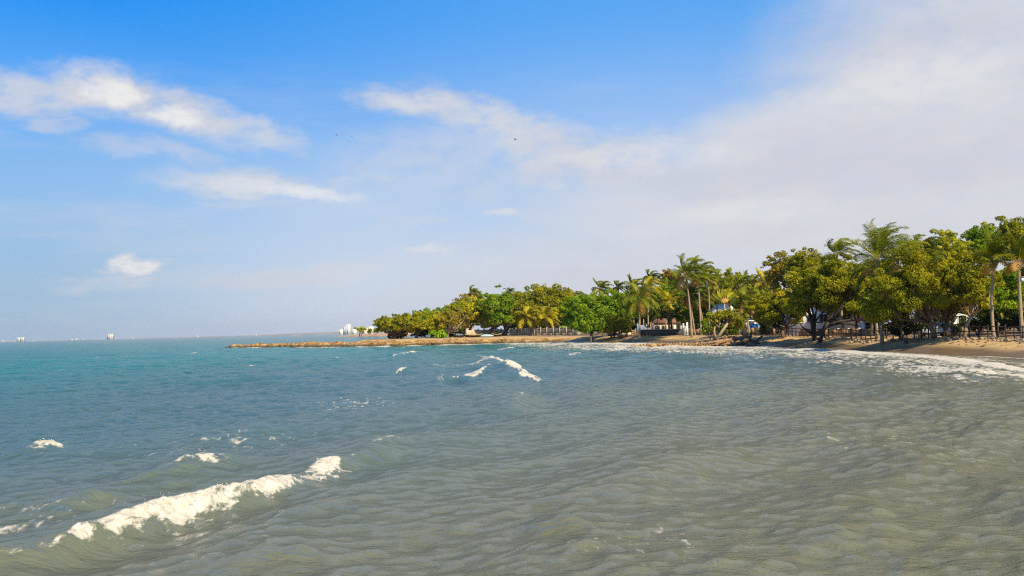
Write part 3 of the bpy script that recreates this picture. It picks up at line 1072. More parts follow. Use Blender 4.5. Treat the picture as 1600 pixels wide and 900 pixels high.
def frond_mesh(c, phi, th, L, r, wind, droop, n=11, leaf=.30, width=.13, stiff=1.0):
    d = np.array((math.cos(phi) * math.cos(th), math.sin(phi) * math.cos(th), math.sin(th)))
    p = np.array(c, dtype=float)
    P_, D_ = [p.copy()], [d.copy()]
    for k_ in range(n):
        tt_ = (k_ + 1) / n
        d = d + np.array((0, 0, -droop)) * tt_ * .34 + WIND * wind * .40 * tt_
        d /= np.linalg.norm(d)
        p = p + d * L / n
        P_.append(p.copy())
        D_.append(d.copy())
    P_, D_ = np.array(P_), np.array(D_)
    mb = MB()
    mb.tube(P_, np.linspace(.045, .008, len(P_)), 3, cap=False)
    nv0 = mb.n
    M = 34
    u = np.linspace(.16, .99, M)
    pos = np.stack([np.interp(u * n, np.arange(n + 1), P_[:, a]) for a in range(3)], 1)
    dr = np.stack([np.interp(u * n, np.arange(n + 1), D_[:, a]) for a in range(3)], 1)
    sd_ = np.cross(dr, np.array((0, 0, 1.0)))
    sd_ /= np.linalg.norm(sd_, axis=1)[:, None] + 1e-6
    upv = np.cross(sd_, dr)
    prof_ = leaf * L * np.sin(np.clip(u * .93 + .10, 0, 1) * math.pi) ** .6
    for s_ in (-1, 1):
        ld = sd_ * s_ * .85 + dr * .62 + upv * .12 + WIND * wind * .75 + r.normal(0, .09, (M, 3))
        ld /= np.linalg.norm(ld, axis=1)[:, None]
        ll = prof_ * r.uniform(.8, 1.1, M)
        midp = pos + ld * (ll * .55)[:, None]
        tip = pos + ld * ll[:, None] + np.array((0, 0, -1.0)) * (ll * .42 * droop / .9)[:, None]
        hw = dr * width * .5
        v = np.stack([pos - hw, pos + hw, midp + hw * .85, midp - hw * .85, tip], 1).reshape(-1, 3)
        b0 = np.arange(M)[:, None] * 5
        mb.add(v, q=np.concatenate([b0 + 0, b0 + 1, b0 + 2, b0 + 3], 1), t=np.concatenate([b0 + 3, b0 + 2, b0 + 4], 1))
    me_ = mb.mesh('frond')
    ti = np.clip(r.normal(.5, .12) + r.normal(0, .12, mb.n), 0, 1)
    ti[:nv0] = .95
    attr_f(me_, 'tint', ti)
    return me_


def palm(label, crown, d, base, L=2.6, n=17, wind=.8, mat='palm', dry=3, trunk=True, tr=.16, group='coconut palms along the shore', droop=.85, up_bias=0.0, name='coconut_palm', base_py=520, bark=None):
    """crown: photo pixel of the growing point; base: photo column of the foot"""
    r = np.random.default_rng(int(crown[0] * 3 + crown[1] * 5 + d))
    L, n = L * 1.2, int(n * 1.3)
    foot = at(base, base_py, d)
    g = gz(foot.x, foot.y)
    root = empty(name, (foot.x, foot.y, g), label, 'palm tree', group)
    tp = at(crown[0], crown[1], d)
    c = np.array((tp.x - foot.x, 0, tp.z - g))
    u = np.linspace(0, 1, 12)
    bend = c[0] * (u ** 1.5) + .25 * np.sin(u * math.pi) * r.normal(0, .6)
    pts_ = np.stack([bend, .12 * np.sin(u * 3), -.2 + (c[2] + .2) * u], 1)
    rad_ = tr * np.interp(u, [0, .06, .2, 1], [1.6, 1.15, 1, .72])
    rad_ = rad_ * (1 + .05 * (np.arange(12) % 2))
    mb = MB()
    mb.tube(pts_, rad_, 9)
    mb.build('trunk', bark or PALM_BARK, root, True)
    hb = MB()
    for k_ in range(9):
        a = k_ * 2.4
        hb.tube([c + np.array((.1 * math.cos(a), .1 * math.sin(a), -.5)), c + np.array((.24 * math.cos(a), .24 * math.sin(a), -.1)), c + np.array((.3 * math.cos(a), .3 * math.sin(a), .35))], [.05, .10, .03], 5)
    hb.build('crownshaft', BARK_PALE, root, True)
    for k_ in range(n):
        phi = k_ * 2.39996 + r.normal(0, .15)
        tt_ = (k_ + .5) / n
        th = math.radians(78 - 105 * tt_ ** .9) + r.normal(0, .10) + up_bias
        isdry = k_ >= n - dry
        me_ = frond_mesh(c + np.array((0, 0, .1)), phi, th, L * r.uniform(.82, 1.1) * (.8 if isdry else 1), r, wind * r.uniform(.6, 1.25) * (.5 if isdry else 1), droop * (1.4 if isdry else 1), width=max(.085, d / 1005 * .7))
        link('frond', me_, LEAF['palmb' if isdry else mat], root)
    return root


def bush(label, box, d, mat='green', group=None, name='bush', dens=1.0, cat='bush'):
    r = np.random.default_rng(int(box[0] * 3 + box[3] * 11))
    l, rgt, tp, bt = box
    c = at((l + rgt) / 2, bt, d)
    tpz = at((l + rgt) / 2, tp, d).z
    g = gz(c.x, c.y)
    half = (rgt - l) / 2 * d / F
    h = max(tpz - g, .4)
    root = empty(name, (c.x, c.y, g), label, cat, group)
    K = 14
    ctr = r.uniform(-1, 1, (K, 3)) * np.array((half * .75, half * .5, h * .22)) + np.array((0, 0, h * .48))
    cr = r.uniform(.28, .42, K) * min(half, h)
    st = MB()
    for k_ in range(6):
        st.tube([(0, 0, -.1), ctr[k_] * np.array((.5, .5, .6)), ctr[k_]], [.05, .04, .01], 5)
    st.build('stem', BARK, root, True)
    size = max(.2, d / 1005 * 2.2)
    n = int(min(4 * math.pi * (cr ** 2).sum() / (size * size * .63) * .6 * dens, 5000))
    v, q_, ti = leaf_cloud(ctr, cr, n, size, r)
    me_ = make_mesh('foliage', v, q_)
    attr_f(me_, 'tint', ti)
    link('foliage', me_, LEAF[mat], root)
    return root


# --- headland, left to right
tree('olive green tree at the very left tip of the headland, leaning over the rocks', (586, 652, 490, 529), 262, 618, 'olive', stems=3, limbs=6)
tree('yellow-green rounded tree just right of the tree at the headland tip', (628, 694, 485, 520), 276, 650, 'yellow', stems=2)
tree('mid green tree behind the flat clipped bush on the headland', (662, 722, 481, 521), 284, 690, 'green')
tree('half bare brown tree with pale arching limbs on the headland', (684, 738, 476, 519), 258, 699, 'rust', BARK_PALE, .32, limbs=12, name='bare_tree', stems=2)
tree('bushy yellow-green tree above the moored dark boat', (698, 768, 466, 517), 268, 735, 'yellow')
tree('pale brown thinly leaved treetop left of the lone palm on the headland', (712, 765, 455, 482), 300, 735, 'rust', dens=.5)
palm('small wind-swept palm rising highest over the left headland', (737, 459), 290, 739, L=3.0, n=13, wind=1.2, mat='palm', dry=2, base_py=524)
tree('bright green tall tree on the headland above the pinkish wall', (750, 806, 448, 514), 262, 766, 'green', stems=1, trunk_r=.45, bark=BARK_DARK)
palm('tiny dark palm tuft on the skyline beside the tall headland tree', (795, 456), 305, 796, L=2.2, n=11, wind=1.0, mat='palmd', dry=1, base_py=524)
tree('green tree with a dark trunk in front of the arched wall', (780, 838, 456, 514), 264, 773 + 12, 'olive', BARK_DARK, trunk_r=.4)
tree('broad flat-topped pale olive tree on the middle of the headland', (798, 908, 445, 500), 292, 850, 'olive', dens=.9, limbs=12, top_bias=.7)
tree('olive tree filling the headland behind the balustrade', (842, 912, 465, 512), 286, 880, 'yellow', dens=.9)
palm('yellowish palm leaning left over the balustrade', (825, 497), 258, 829, L=3.9, n=14, wind=.35, mat='palmy', dry=2, base_py=522)
palm('yellow-green palm at the middle of the balustrade', (853, 496), 256, 854, L=4.2, n=15, wind=.45, mat='palmy', dry=2, base_py=522)
tree('large bright green tree hanging low over the sand bay', (876, 952, 458, 522), 200, 925, 'green', limbs=10, dens=1.1)
tree('low bright green tree with foliage touching the sand right of the balustrade', (898, 944, 490, 529), 192, 925, 'green', dens=1.2, top_bias=0)
tree('green tree with brownish underside and dark foot over the small beached boat', (928, 994, 452, 518), 202, 957, 'green', BARK_DARK, stems=3, limbs=8)
tree('brown-tinged lower tree just left of the big drooping palm', (935, 985, 492, 524), 194, 958, 'olive', BARK_DARK, dens=.8, stems=2)
palm('squat palm on the skyline at the left of the central palm group', (938, 452), 225, 942, L=2.9, n=15, wind=.9, base_py=522)
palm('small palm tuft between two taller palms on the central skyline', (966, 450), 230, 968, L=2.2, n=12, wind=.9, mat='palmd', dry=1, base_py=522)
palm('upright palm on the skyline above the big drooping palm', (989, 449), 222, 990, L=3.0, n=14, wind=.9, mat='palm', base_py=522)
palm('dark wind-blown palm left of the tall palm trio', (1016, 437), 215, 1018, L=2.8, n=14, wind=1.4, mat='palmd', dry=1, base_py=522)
palm('big drooping palm with long hanging fronds left of the dark sea wall', (999, 470), 186, 999, L=4.3, n=20, wind=.25, mat='palm', dry=3, base_py=520, droop=1.15, tr=.2)
palm('yellow palm half hidden right behind the big drooping palm', (1013, 452), 200, 1013, L=3.2, n=14, wind=.5, mat='palmy', base_py=522)
tree('rusty brown leaved tree on the skyline left of the tall palm trio', (1030, 1064, 421, 452), 218, 1048, 'rust', dens=.8)
tree('green tree below the rusty crown behind the yellow palms', (1018, 1070, 438, 495), 212, 1045, 'green')
palm('yellow palm with broad crown left of the tall palm trio', (1046, 474), 192, 1047, L=3.4, n=16, wind=.5, mat='palmy', base_py=520)
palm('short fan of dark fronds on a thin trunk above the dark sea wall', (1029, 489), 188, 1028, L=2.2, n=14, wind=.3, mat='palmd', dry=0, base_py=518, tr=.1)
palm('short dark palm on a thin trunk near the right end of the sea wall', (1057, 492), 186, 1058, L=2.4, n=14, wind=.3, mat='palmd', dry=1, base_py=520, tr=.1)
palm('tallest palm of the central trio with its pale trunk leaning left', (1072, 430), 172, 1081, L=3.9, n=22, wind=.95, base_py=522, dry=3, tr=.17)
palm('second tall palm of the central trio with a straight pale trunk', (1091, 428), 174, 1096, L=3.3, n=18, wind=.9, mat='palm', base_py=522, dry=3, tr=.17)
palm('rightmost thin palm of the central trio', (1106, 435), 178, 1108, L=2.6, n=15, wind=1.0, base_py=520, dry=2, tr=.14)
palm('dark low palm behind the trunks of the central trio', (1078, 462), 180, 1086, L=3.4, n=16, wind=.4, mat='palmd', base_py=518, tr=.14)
palm('slanting palm between the trunks of the central trio', (1093, 470), 184, 1104, L=2.9, n=14, wind=.4, mat='palm', base_py=518, tr=.14)
tree('green trees mass behind the central palm trio', (1060, 1130, 440, 498), 214, 1095, 'green')
tree('olive skyline tree between the palm trio and the orange fan palm', (1112, 1160, 420, 470), 205, 1140, 'olive', dens=.8)


def traveller_palm():
    d = 172
    r = np.random.default_rng(4)
    foot = at(1133, 520, d)
    g = gz(foot.x, foot.y)
    root = empty('fan_palm', (foot.x, foot.y, g), 'flat fan-shaped palm with an orange heart, in the gap right of the palm trio', 'palm tree')
    tp = at(1132, 474, d)
    c = np.array((tp.x - foot.x, 0, tp.z - g))
    MB().tube([(0, 0, -.1), c * .5, c], [.16, .13, .12], 8).build('trunk', BARK_PALE, root, True)
    stalk = plain('orange_leaf_stalk', (.40, .19, .03), .6, .2, 4, .1, col2=(.42, .30, .05))
    for k_ in range(13):
        a = math.radians(-56 + 112 * k_ / 12)
        u = np.array((math.sin(a), .06 * (-1) ** k_, math.cos(a)))
        p1 = c + u * 1.0
        MB().tube([c + np.array((0, 0, -.1)), p1], [.12, .04], 5).build('leaf_stalk', stalk, root)
        L = r.uniform(1.7, 2.3)
        sdv = np.cross(u, (0, 1, 0))
        v = []
        for tt_, w_ in ((0, .08), (.3, .30), (.65, .27), (1, .04)):
            p = p1 + u * L * tt_ + np.array((.3 * tt_ ** 2, .1 * tt_, -.45 * tt_ ** 2))
            v += [p - sdv * w_ + np.array((0, -.08, 0)), p + np.array((0, .02, 0)), p + sdv * w_ + np.array((0, -.08, 0))]
        q_ = [[i_ * 3 + j_, i_ * 3 + j_ + 1, i_ * 3 + j_ + 4, i_ * 3 + j_ + 3] for i_ in range(3) for j_ in range(2)]
        me_ = make_mesh('leaf_blade', v, np.array(q_))
        attr_f(me_, 'tint', np.full(12, r.uniform(.4, .9)))
        link('leaf_blade', me_, LEAF['palm' if k_ % 3 else 'palmy'], root)


traveller_palm()
palm('bushy green palm in the gap between the trio and the orange fan palm', (1120, 450), 190, 1121, L=2.9, n=16, wind=.9, base_py=520)
palm('wind-swept palm on the skyline left of the tall sparse-topped tree', (1211, 432), 176, 1212, L=2.8, n=16, wind=1.2, mat='palm', base_py=520)
palm('low green palm behind the reed fence, right of the dead-skirted palm', (1188, 470), 176, 1190, L=3.0, n=16, wind=.5, mat='palm', base_py=520)
palm('dark wind-swept palm between the tallest palm and the yellow-green skyline tree', (1436, 392), 108, 1440, L=2.6, n=16, wind=1.2, mat='palmd', dry=1, base_py=522)
palm('upright palm on the skyline just right of the orange fan palm', (1156, 447), 186, 1158, L=3.2, n=16, wind=.8, base_py=520)
palm('palm with wide arching fronds second right of the orange fan palm', (1174, 447), 190, 1175, L=3.4, n=16, wind=.8, base_py=520)
palm('yellowish palm partly hidden by the tall dark-topped tree', (1194, 443), 184, 1194, L=3.0, n=15, wind=.8, mat='palmy', base_py=520)
palm('palm with a skirt of dead brown fronds and pale leaning trunk behind the driftwood', (1164, 474), 158, 1172, L=3.0, n=20, wind=.5, base_py=524, dry=7, tr=.19)
tree('green tree mass behind the palms right of the orange fan palm', (1135, 1215, 440, 500), 212, 1175, 'green')
tree('small tree with white forked twigs left of the leaning log', (1102, 1162, 480, 520), 152, 1119, 'olive', BARK_PALE, .8, limbs=9, stems=2, name='small_tree')
bush('dark green shrub below the white-twigged small tree', (1124, 1156, 503, 526), 151, 'dark')
bush('low shrub at the foot of the second pale palm trunk', (1096, 1122, 488, 510), 158, 'green')
# --- right-hand wood
tree('spreading olive mangrove with low foliage left of the fence end', (1172, 1256, 452, 514), 134, 1225, 'olive', limbs=10, dens=1.15)
tree('tall tree with dark sparse top branches above the olive mangrove', (1194, 1262, 392, 462), 160, 1230, 'rust', BARK, .8, limbs=12)
tree('tall dark-topped tree second from the left in the right-hand wood', (1228, 1292, 388, 462), 156, 1258, 'olive', dens=.9)
tree('mangrove with dark leaning limbs standing at the fence corner', (1222, 1312, 412, 500), 124, 1272, 'olive', BARK_DARK, limbs=9, dens=1.05, trunk_r=.22)
tree('wide leaning mangrove crown over the white house', (1268, 1356, 400, 500), 120, 1278, 'olive', BARK_DARK, limbs=7, dens=1.05, trunk_r=.2)
palm('palm head rising over the mangroves left of the tallest palm', (1306, 399), 134, 1318, L=3.0, n=16, wind=1.25, mat='palm', base_py=518, up_bias=.3, dry=1)
tree('tree in the gap between the house and the tallest palm', (1325, 1400, 415, 492), 128, 1360, 'green')
palm('tallest palm of the wood, fronds streaming right in the wind', (1370, 404), 104, 1378, L=4.1, n=22, wind=.8, mat='palm', dry=1, base_py=522, up_bias=.42, droop=.7, tr=.17)
palm('wind-blown palm head tucked against the right of the tallest palm', (1402, 402), 106, 1408, L=3.2, n=16, wind=1.2, mat='palm', dry=1, base_py=522)
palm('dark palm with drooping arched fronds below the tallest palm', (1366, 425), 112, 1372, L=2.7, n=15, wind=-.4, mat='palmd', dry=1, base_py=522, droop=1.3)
tree('big brownish-olive mangrove with a stout trunk standing on the sand', (1366, 1486, 384, 502), 97, 1459, 'olive', BARK, limbs=14, dens=1.1, trunk_r=.28, leafsize=.9)
tree('lower left bough-laden mangrove in front of the dark thicket', (1345, 1420, 448, 510), 100, 1418, 'olive', BARK, dens=.95, limbs=9, trunk_r=.17)
tree('brownish mangrove with bare grey twigs right of the stout trunk', (1438, 1512, 420, 500), 99, 1462 + 20, 'rust', BARK, .75, limbs=14, trunk_r=.2)
tree('yellow-green tree on the skyline right of the tallest palm', (1440, 1512, 358, 450), 112, 1480, 'yellow', dens=1)
tree('olive tree with a sunlit pale trunk at the fence, left of the two right palms', (1478, 1556, 392, 492), 96, 1505, 'olive', BARK_PALE, limbs=10, trunk_r=.17, dens=.95)
tree('tall green tree behind the left of the two right palms', (1496, 1560, 352, 440), 118, 1530, 'green', dens=1)
palm('left of the two pale-trunked palms near the right edge', (1553, 411), 90, 1553, L=2.7, n=17, wind=.25, mat='palm', dry=3, base_py=523, up_bias=.38, droop=.6, tr=.15)
palm('right of the two pale-trunked palms, with a lamp on its trunk', (1592, 411), 88, 1598, L=2.7, n=17, wind=.25, mat='palm', dry=3, base_py=523, up_bias=.38, droop=.6, tr=.17)
tree('highest tree at the right edge of the photo with gappy boughs', (1535, 1640, 334, 420), 124, 1590, 'olive', dens=.8, limbs=12)
tree('small gappy treetop sticking out left of the highest tree', (1515, 1545, 350, 385), 122, 1530, 'dark', dens=.5, limbs=8)
tree('dense green tree behind the two right palms', (1520, 1600, 410, 505), 104, 1570, 'green', dens=1)
tree('dark green tree at the right margin below the highest tree', (1575, 1680, 390, 510), 108, 1625, 'dark')
tree('olive tree just outside the right margin beside the beach', (1640, 1780, 360, 500), 92, 1700, 'olive')
# back rows that close the wood
for lb, (a, b_, c_, e_, d) in [
        ('back-row tree behind the spreading olive mangrove left of the fence end', (1205, 1290, 440, 515, 172)),
        ('back-row tree between the white house and the tallest palm', (1300, 1380, 430, 500, 146)),
        ('back-row tree behind the lower left bough-laden mangrove', (1380, 1450, 410, 518, 132)),
        ('back-row tree directly behind the stout mangrove trunk', (1455, 1520, 420, 518, 128)),
        ('back-row tree behind the left of the two right palms', (1520, 1590, 420, 518, 130)),
        ('back-row tree behind the lamp palm at the right edge', (1585, 1665, 400, 520, 128)),
        ('upper crown behind the centre mangrove of the right-hand wood', (1420, 1500, 380, 470, 126)),
        ('crown right behind the tallest palm head', (1340, 1400, 400, 470, 140)),
        ('crown behind the wide mangrove over the white house', (1270, 1345, 405, 470, 150)),
        ('tall back-row tree filling the gap right of the tallest palm', (1400, 1470, 395, 480, 134))]:
    tree(lb, (a, b_, c_, e_), d, None, 'olive', BARK_DARK, group='back row of the right-hand wood', dens=.9)
for lb, (a, b_, c_, e_, d) in [
        ('green back-row tree behind the bushy tree above the moored dark boat', (690, 760, 470, 520, 308)),
        ('green back-row tree behind the tall bright green headland tree', (750, 830, 462, 520, 310)),
        ('green back-row tree behind the middle balustrade palm', (820, 900, 458, 520, 312)),
        ('green back-row tree behind the large tree over the sand bay', (890, 960, 462, 520, 262)),
        ('green back-row tree behind the left part of the central palm group', (950, 1020, 455, 520, 252)),
        ('green back-row tree behind the yellow palms left of the palm trio', (1010, 1080, 450, 520, 246)),
        ('green back-row tree behind the tall palm trio', (1070, 1140, 445, 520, 244)),
        ('green back-row tree behind the palms right of the orange fan palm', (1130, 1210, 440, 520, 240)),
        ('green back-row tree behind the half bare brown tree', (640, 710, 488, 522, 300)),
        ('green back-row tree behind the tree at the headland tip', (598, 655, 490, 524, 278)),
        ('green back-row tree behind the yellow-green tree near the headland tip', (646, 700, 482, 522, 292))]:
    tree(lb, (a, b_, c_, e_), d, None, 'green', group='back row of the headland wood', dens=.8)
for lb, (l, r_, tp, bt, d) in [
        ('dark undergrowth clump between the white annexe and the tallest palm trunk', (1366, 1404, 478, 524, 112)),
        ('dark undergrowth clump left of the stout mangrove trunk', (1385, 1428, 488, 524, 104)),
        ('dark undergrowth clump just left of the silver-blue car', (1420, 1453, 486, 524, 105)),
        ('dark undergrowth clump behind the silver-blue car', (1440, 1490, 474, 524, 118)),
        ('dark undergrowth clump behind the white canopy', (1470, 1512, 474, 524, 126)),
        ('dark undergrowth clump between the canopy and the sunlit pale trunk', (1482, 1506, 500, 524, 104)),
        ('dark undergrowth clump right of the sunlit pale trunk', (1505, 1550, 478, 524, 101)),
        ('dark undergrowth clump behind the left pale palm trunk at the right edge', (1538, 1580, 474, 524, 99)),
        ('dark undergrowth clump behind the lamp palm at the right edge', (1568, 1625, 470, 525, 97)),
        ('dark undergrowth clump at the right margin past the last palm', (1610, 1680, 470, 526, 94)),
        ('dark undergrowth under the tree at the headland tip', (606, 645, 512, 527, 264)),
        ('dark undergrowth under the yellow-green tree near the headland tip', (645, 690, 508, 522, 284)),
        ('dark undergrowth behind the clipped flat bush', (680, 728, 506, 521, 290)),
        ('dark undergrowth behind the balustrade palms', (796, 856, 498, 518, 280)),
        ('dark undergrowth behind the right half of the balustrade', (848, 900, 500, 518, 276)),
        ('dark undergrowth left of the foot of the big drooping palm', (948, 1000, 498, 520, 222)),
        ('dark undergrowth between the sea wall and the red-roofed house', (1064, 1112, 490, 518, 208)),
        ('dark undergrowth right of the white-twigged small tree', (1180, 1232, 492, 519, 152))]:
    bush(lb, (l, r_, tp, bt), d, 'shade', 'dark undergrowth under the trees', cat='shrub', name='shrub')  # leaf colour carries the shade under the trees
bush('bright green flat clipped bush on the headland shore', (671, 698, 514, 521), 250, 'hedge', name='clipped_bush')
bush('round green bush in front of the cream house with arch', (874, 888, 506, 516), 272, 'hedge')
bush('small bright plant on top of the dark sea wall', (1013, 1020, 514, 519), 194, 'hedge', name='small_plant', cat='plant')


def dead_log(name, label, pts, radii, mat, branches, cat='driftwood', d=None):
    p0 = Vector(pts[0])
    root = empty(name, p0, label, cat)
    P_ = [np.array(Vector(p) - p0) for p in pts]
    MB().tube(P_, radii, 9).build('trunk', mat, root, True)
    for b_, rb in branches:
        MB().tube([np.array(Vector(p) - p0) for p in b_], rb, 6).build('branch', mat, root, True)
    return root


A_ = lambda px, py, d: tuple(at(px, py, d))
dead_log('driftwood_tree', 'fallen grey-brown driftwood tree with upturned dark root on the sand', [A_(1095, 537.0, 134), A_(1118, 534.0, 135), A_(1140, 531.0, 136), A_(1160, 529.0, 137), A_(1170, 527.0, 137)],
         [.12, .2, .28, .38, .5], DRIFT, [
             ([A_(1135, 533.2, 136), A_(1122, 536.2, 134), A_(1112, 539.2, 133)], [.14, .1, .04]),
             ([A_(1150, 531.2, 137), A_(1140, 536.2, 134), A_(1127, 538.7, 133)], [.16, .11, .04]),
             ([A_(1160, 530.2, 137), A_(1150, 535.2, 134), A_(1146, 538.2, 133)], [.16, .12, .05]),
             ([A_(1125, 534.2, 135), A_(1120, 530.2, 136), A_(1130, 525.2, 137)], [.12, .08, .03]),
             ([A_(1145, 532.2, 137), A_(1135, 527.2, 137), A_(1128, 523.2, 138)], [.14, .08, .03])])
dead_log('root_stump', 'dark upturned root stump with forked arms at the right end of the driftwood', [A_(1160, 535.7, 134), A_(1168, 530.7, 135), A_(1174, 524.7, 136)], [.30, .34, .18], DRIFT_DARK, [
    ([A_(1172, 531.7, 135), A_(1181, 533.7, 134), A_(1189, 526.7, 134), A_(1192, 525.7, 134)], [.25, .2, .14, .1]),
    ([A_(1168, 529.7, 135), A_(1163, 524.7, 135), A_(1160, 523.7, 135)], [.25, .18, .06]),
    ([A_(1166, 533.7, 134), A_(1150, 537.7, 133), A_(1143, 538.7, 133)], [.3, .2, .08]),
    ([A_(1175, 533.7, 134), A_(1183, 536.2, 133), A_(1188, 536.7, 133)], [.2, .13, .06])], cat='stump')
dead_log('leaning_log', 'pale bare log leaning up to the right out of the driftwood', [A_(1119, 531, 143), A_(1128, 518, 143), A_(1137, 505, 143)], [.24, .2, .15], BARK_PALE, [
    ([A_(1119, 530, 143), A_(1116, 520, 143), A_(1117, 510, 143)], [.2, .12, .08])], cat='log')
dead_log('mangrove_limb', 'thick dark limb of the fence-corner mangrove bent low towards the fence', [A_(1274, 523, 123), A_(1290, 512, 122), A_(1308, 503, 121), A_(1330, 499, 121)], [0.25, 0.20, 0.16, 0.06], BARK_DARK, [
    ([A_(1300, 507, 122), A_(1318, 505, 121), A_(1345, 510, 120)], [.18, .1, .05]),
    ([A_(1272, 524, 123), A_(1268, 505, 123), A_(1262, 478, 124)], [0.24, 0.16, 0.09]),
    ([A_(1285, 515, 122), A_(1293, 500, 122), A_(1302, 486, 122)], [0.14, 0.10, 0.05]),
    ([A_(1270, 522, 123), A_(1255, 512, 123), A_(1249, 505, 123)], [0.13, 0.09, 0.04])], cat='limb')


# ------------------------------------------------------------------ walls, fences, houses
def line_fence(p0, p1, n):
    p0, p1 = np.array(p0), np.array(p1)
    return [p0 + (p1 - p0) * k_ / n for k_ in range(n + 1)]


# dark wooden rail fence beside the beach
fpts = [(1198, 517, 146), (1232, 519, 137), (1275, 520, 128), (1330, 521, 117), (1385, 522, 108), (1440, 522, 101), (1500, 522, 94.5), (1560, 522, 88.5), (1640, 522, 81), (1760, 524, 71)]
F_ = [at(px, py, d) for px, py, d in fpts]
root = empty('rail_fence', (F_[3].x, F_[3].y, gz(F_[3].x, F_[3].y)), 'dark wooden post and rail fence along the back of the right-hand beach', 'fence')
o0 = np.array(root.location)
rf = np.random.default_rng(3)
post_top = []
for a, b_ in zip(F_[:-1], F_[1:]):
    L = math.hypot(b_.x - a.x, b_.y - a.y)
    n = max(2, int(L / 1.25))
    for k_ in range(n):
        x, y = a.x + (b_.x - a.x) * k_ / n, a.y + (b_.y - a.y) * k_ / n
        g = gz(x, y)
        h = 1.15 + rf.normal(0, .06)
        lean = rf.normal(0, .04)
        MB().tube([(x - o0[0], y - o0[1], g - o0[2] - .3), (x - o0[0] + lean, y - o0[1], g - o0[2] + h)], [.075, .065], 6).build('post', WOOD_DARK, root)
        post_top.append((x, y, g))
for a, b_ in zip(post_top[:-2:2], post_top[2::2]):
    for hh in (.58, 1.02):
        MB().tube([(a[0] - o0[0] - .05, a[1] - o0[1], a[2] - o0[2] + hh + rf.normal(0, .02)), (b_[0] - o0[0] - .05, b_[1] - o0[1], b_[2] - o0[2] + hh + rf.normal(0, .02))], [.05, .045], 5).build('rail', WOOD_DARK, root)

# stones heaped along the foot of the fence
protos = [rock_mesh('beach_stone', 200 + k_) for k_ in range(8)]
for k_, p in enumerate(protos):
    p.materials.append(STONE if k_ % 4 else STONE_G)
for k_ in range(270):
    u = rf.uniform(2.2, len(F_) - 1.6)
    i_ = int(u)
    a, b_ = F_[i_], F_[i_ + 1]
    x = a.x + (b_.x - a.x) * (u - i_) - abs(rf.normal(.75, .4))
    y = a.y + (b_.y - a.y) * (u - i_) - rf.normal(.2, .5)
    s_ = rf.uniform(.09, .23)
    o = link('beach_stone', protos[k_ % 8])
    o.location = (x, y, gz(x, y) + s_ * .35)
    o.scale = (s_, s_, s_)
    o.rotation_euler = (rf.uniform(0, .5), rf.uniform(0, .5), rf.uniform(0, 6.28))
    tag(o, 'stone in the long heap of pale stones at the foot of the rail fence', 'stone', 'stones heaped along the rail fence')

# balustrade fence on the headland
a, b_ = at(797, 525, 262), at(906, 526, 246)
root = empty('balustrade', (a.x, a.y, gz(a.x, a.y)), 'grey balustrade fence with pale posts across the headland beach', 'fence')
o0 = np.array(root.location)
NP = 11
ps = line_fence((a.x, a.y), (b_.x, b_.y), NP)
dirv = np.array((b_.x - a.x, b_.y - a.y))
rz = math.atan2(dirv[1], dirv[0])
seglen = np.hypot(*dirv) / NP
for k_, p in enumerate(ps):
    MB().box((p[0] - o0[0], p[1] - o0[1], .92), (.26, .26, 2.0), rz).box((p[0] - o0[0], p[1] - o0[1], 1.98), (.36, .36, .12), rz).build('post', CONC, root)
    if k_ == NP:
        break
    c = (ps[k_] + ps[k_ + 1]) / 2 - o0[:2]
    MB().box((c[0], c[1], .15), (seglen - .27, .16, .7), rz).build('plinth', CONC_GREY, root)
    MB().box((c[0], c[1], 1.68), (seglen - .27, .18, .14), rz).build('handrail', CONC, root)
    mb = MB()
    for s_ in range(9):
        u = (s_ + .5) / 9
        p2 = ps[k_] + (ps[k_ + 1] - ps[k_]) * u - o0[:2]
        mb.box((p2[0], p2[1], 1.05), (.11, .11, 1.1), rz)
    mb.build('baluster_row', CONC_GREY, root)
e_ = at(903, 524, 244)
root = empty('end_pillar', (e_.x, e_.y, gz(e_.x, e_.y)), 'pale squat stone pier closing the right end of the balustrade', 'pillar')
MB().box((0, 0, .85), (1.0, .8, 2.0)).build('shaft', CONC, root)
MB().box((0, 0, 1.92), (1.2, 1.0, .16)).build('cap', CONC, root)

# pinkish panel wall
a, b_ = at(729, 523, 262), at(792, 523, 270)
root = empty('panel_wall', (a.x, a.y, gz(a.x, a.y)), 'pinkish concrete panel wall behind the boats on the headland', 'wall')
dirv = np.array((b_.x - a.x, b_.y - a.y))
rz = math.atan2(dirv[1], dirv[0])
NP = 7
for k_ in range(NP + 1):
    p = dirv * k_ / NP
    MB().box((p[0], p[1], .95), (.32, .32, 2.3), rz).build('post', CONC, root)
    if k_ < NP:
        c = dirv * (k_ + .5) / NP
        sl_ = np.hypot(*dirv) / NP
        MB().box((c[0], c[1], .85 + .06 * (k_ % 2)), (sl_ - .33, .16, 1.9), rz).build('panel', PINKISH if k_ != 4 else CREAM, root)
e_ = at(730, 522, 259)
root = empty('gate_pillar', (e_.x, e_.y, gz(e_.x, e_.y)), 'pale gate pillar with cap at the left end of the pinkish wall', 'pillar')
MB().box((0, 0, 1.0), (.7, .7, 2.3)).build('shaft', CONC, root)
MB().box((0, 0, 2.22), (.95, .95, .16)).build('cap', CONC, root)

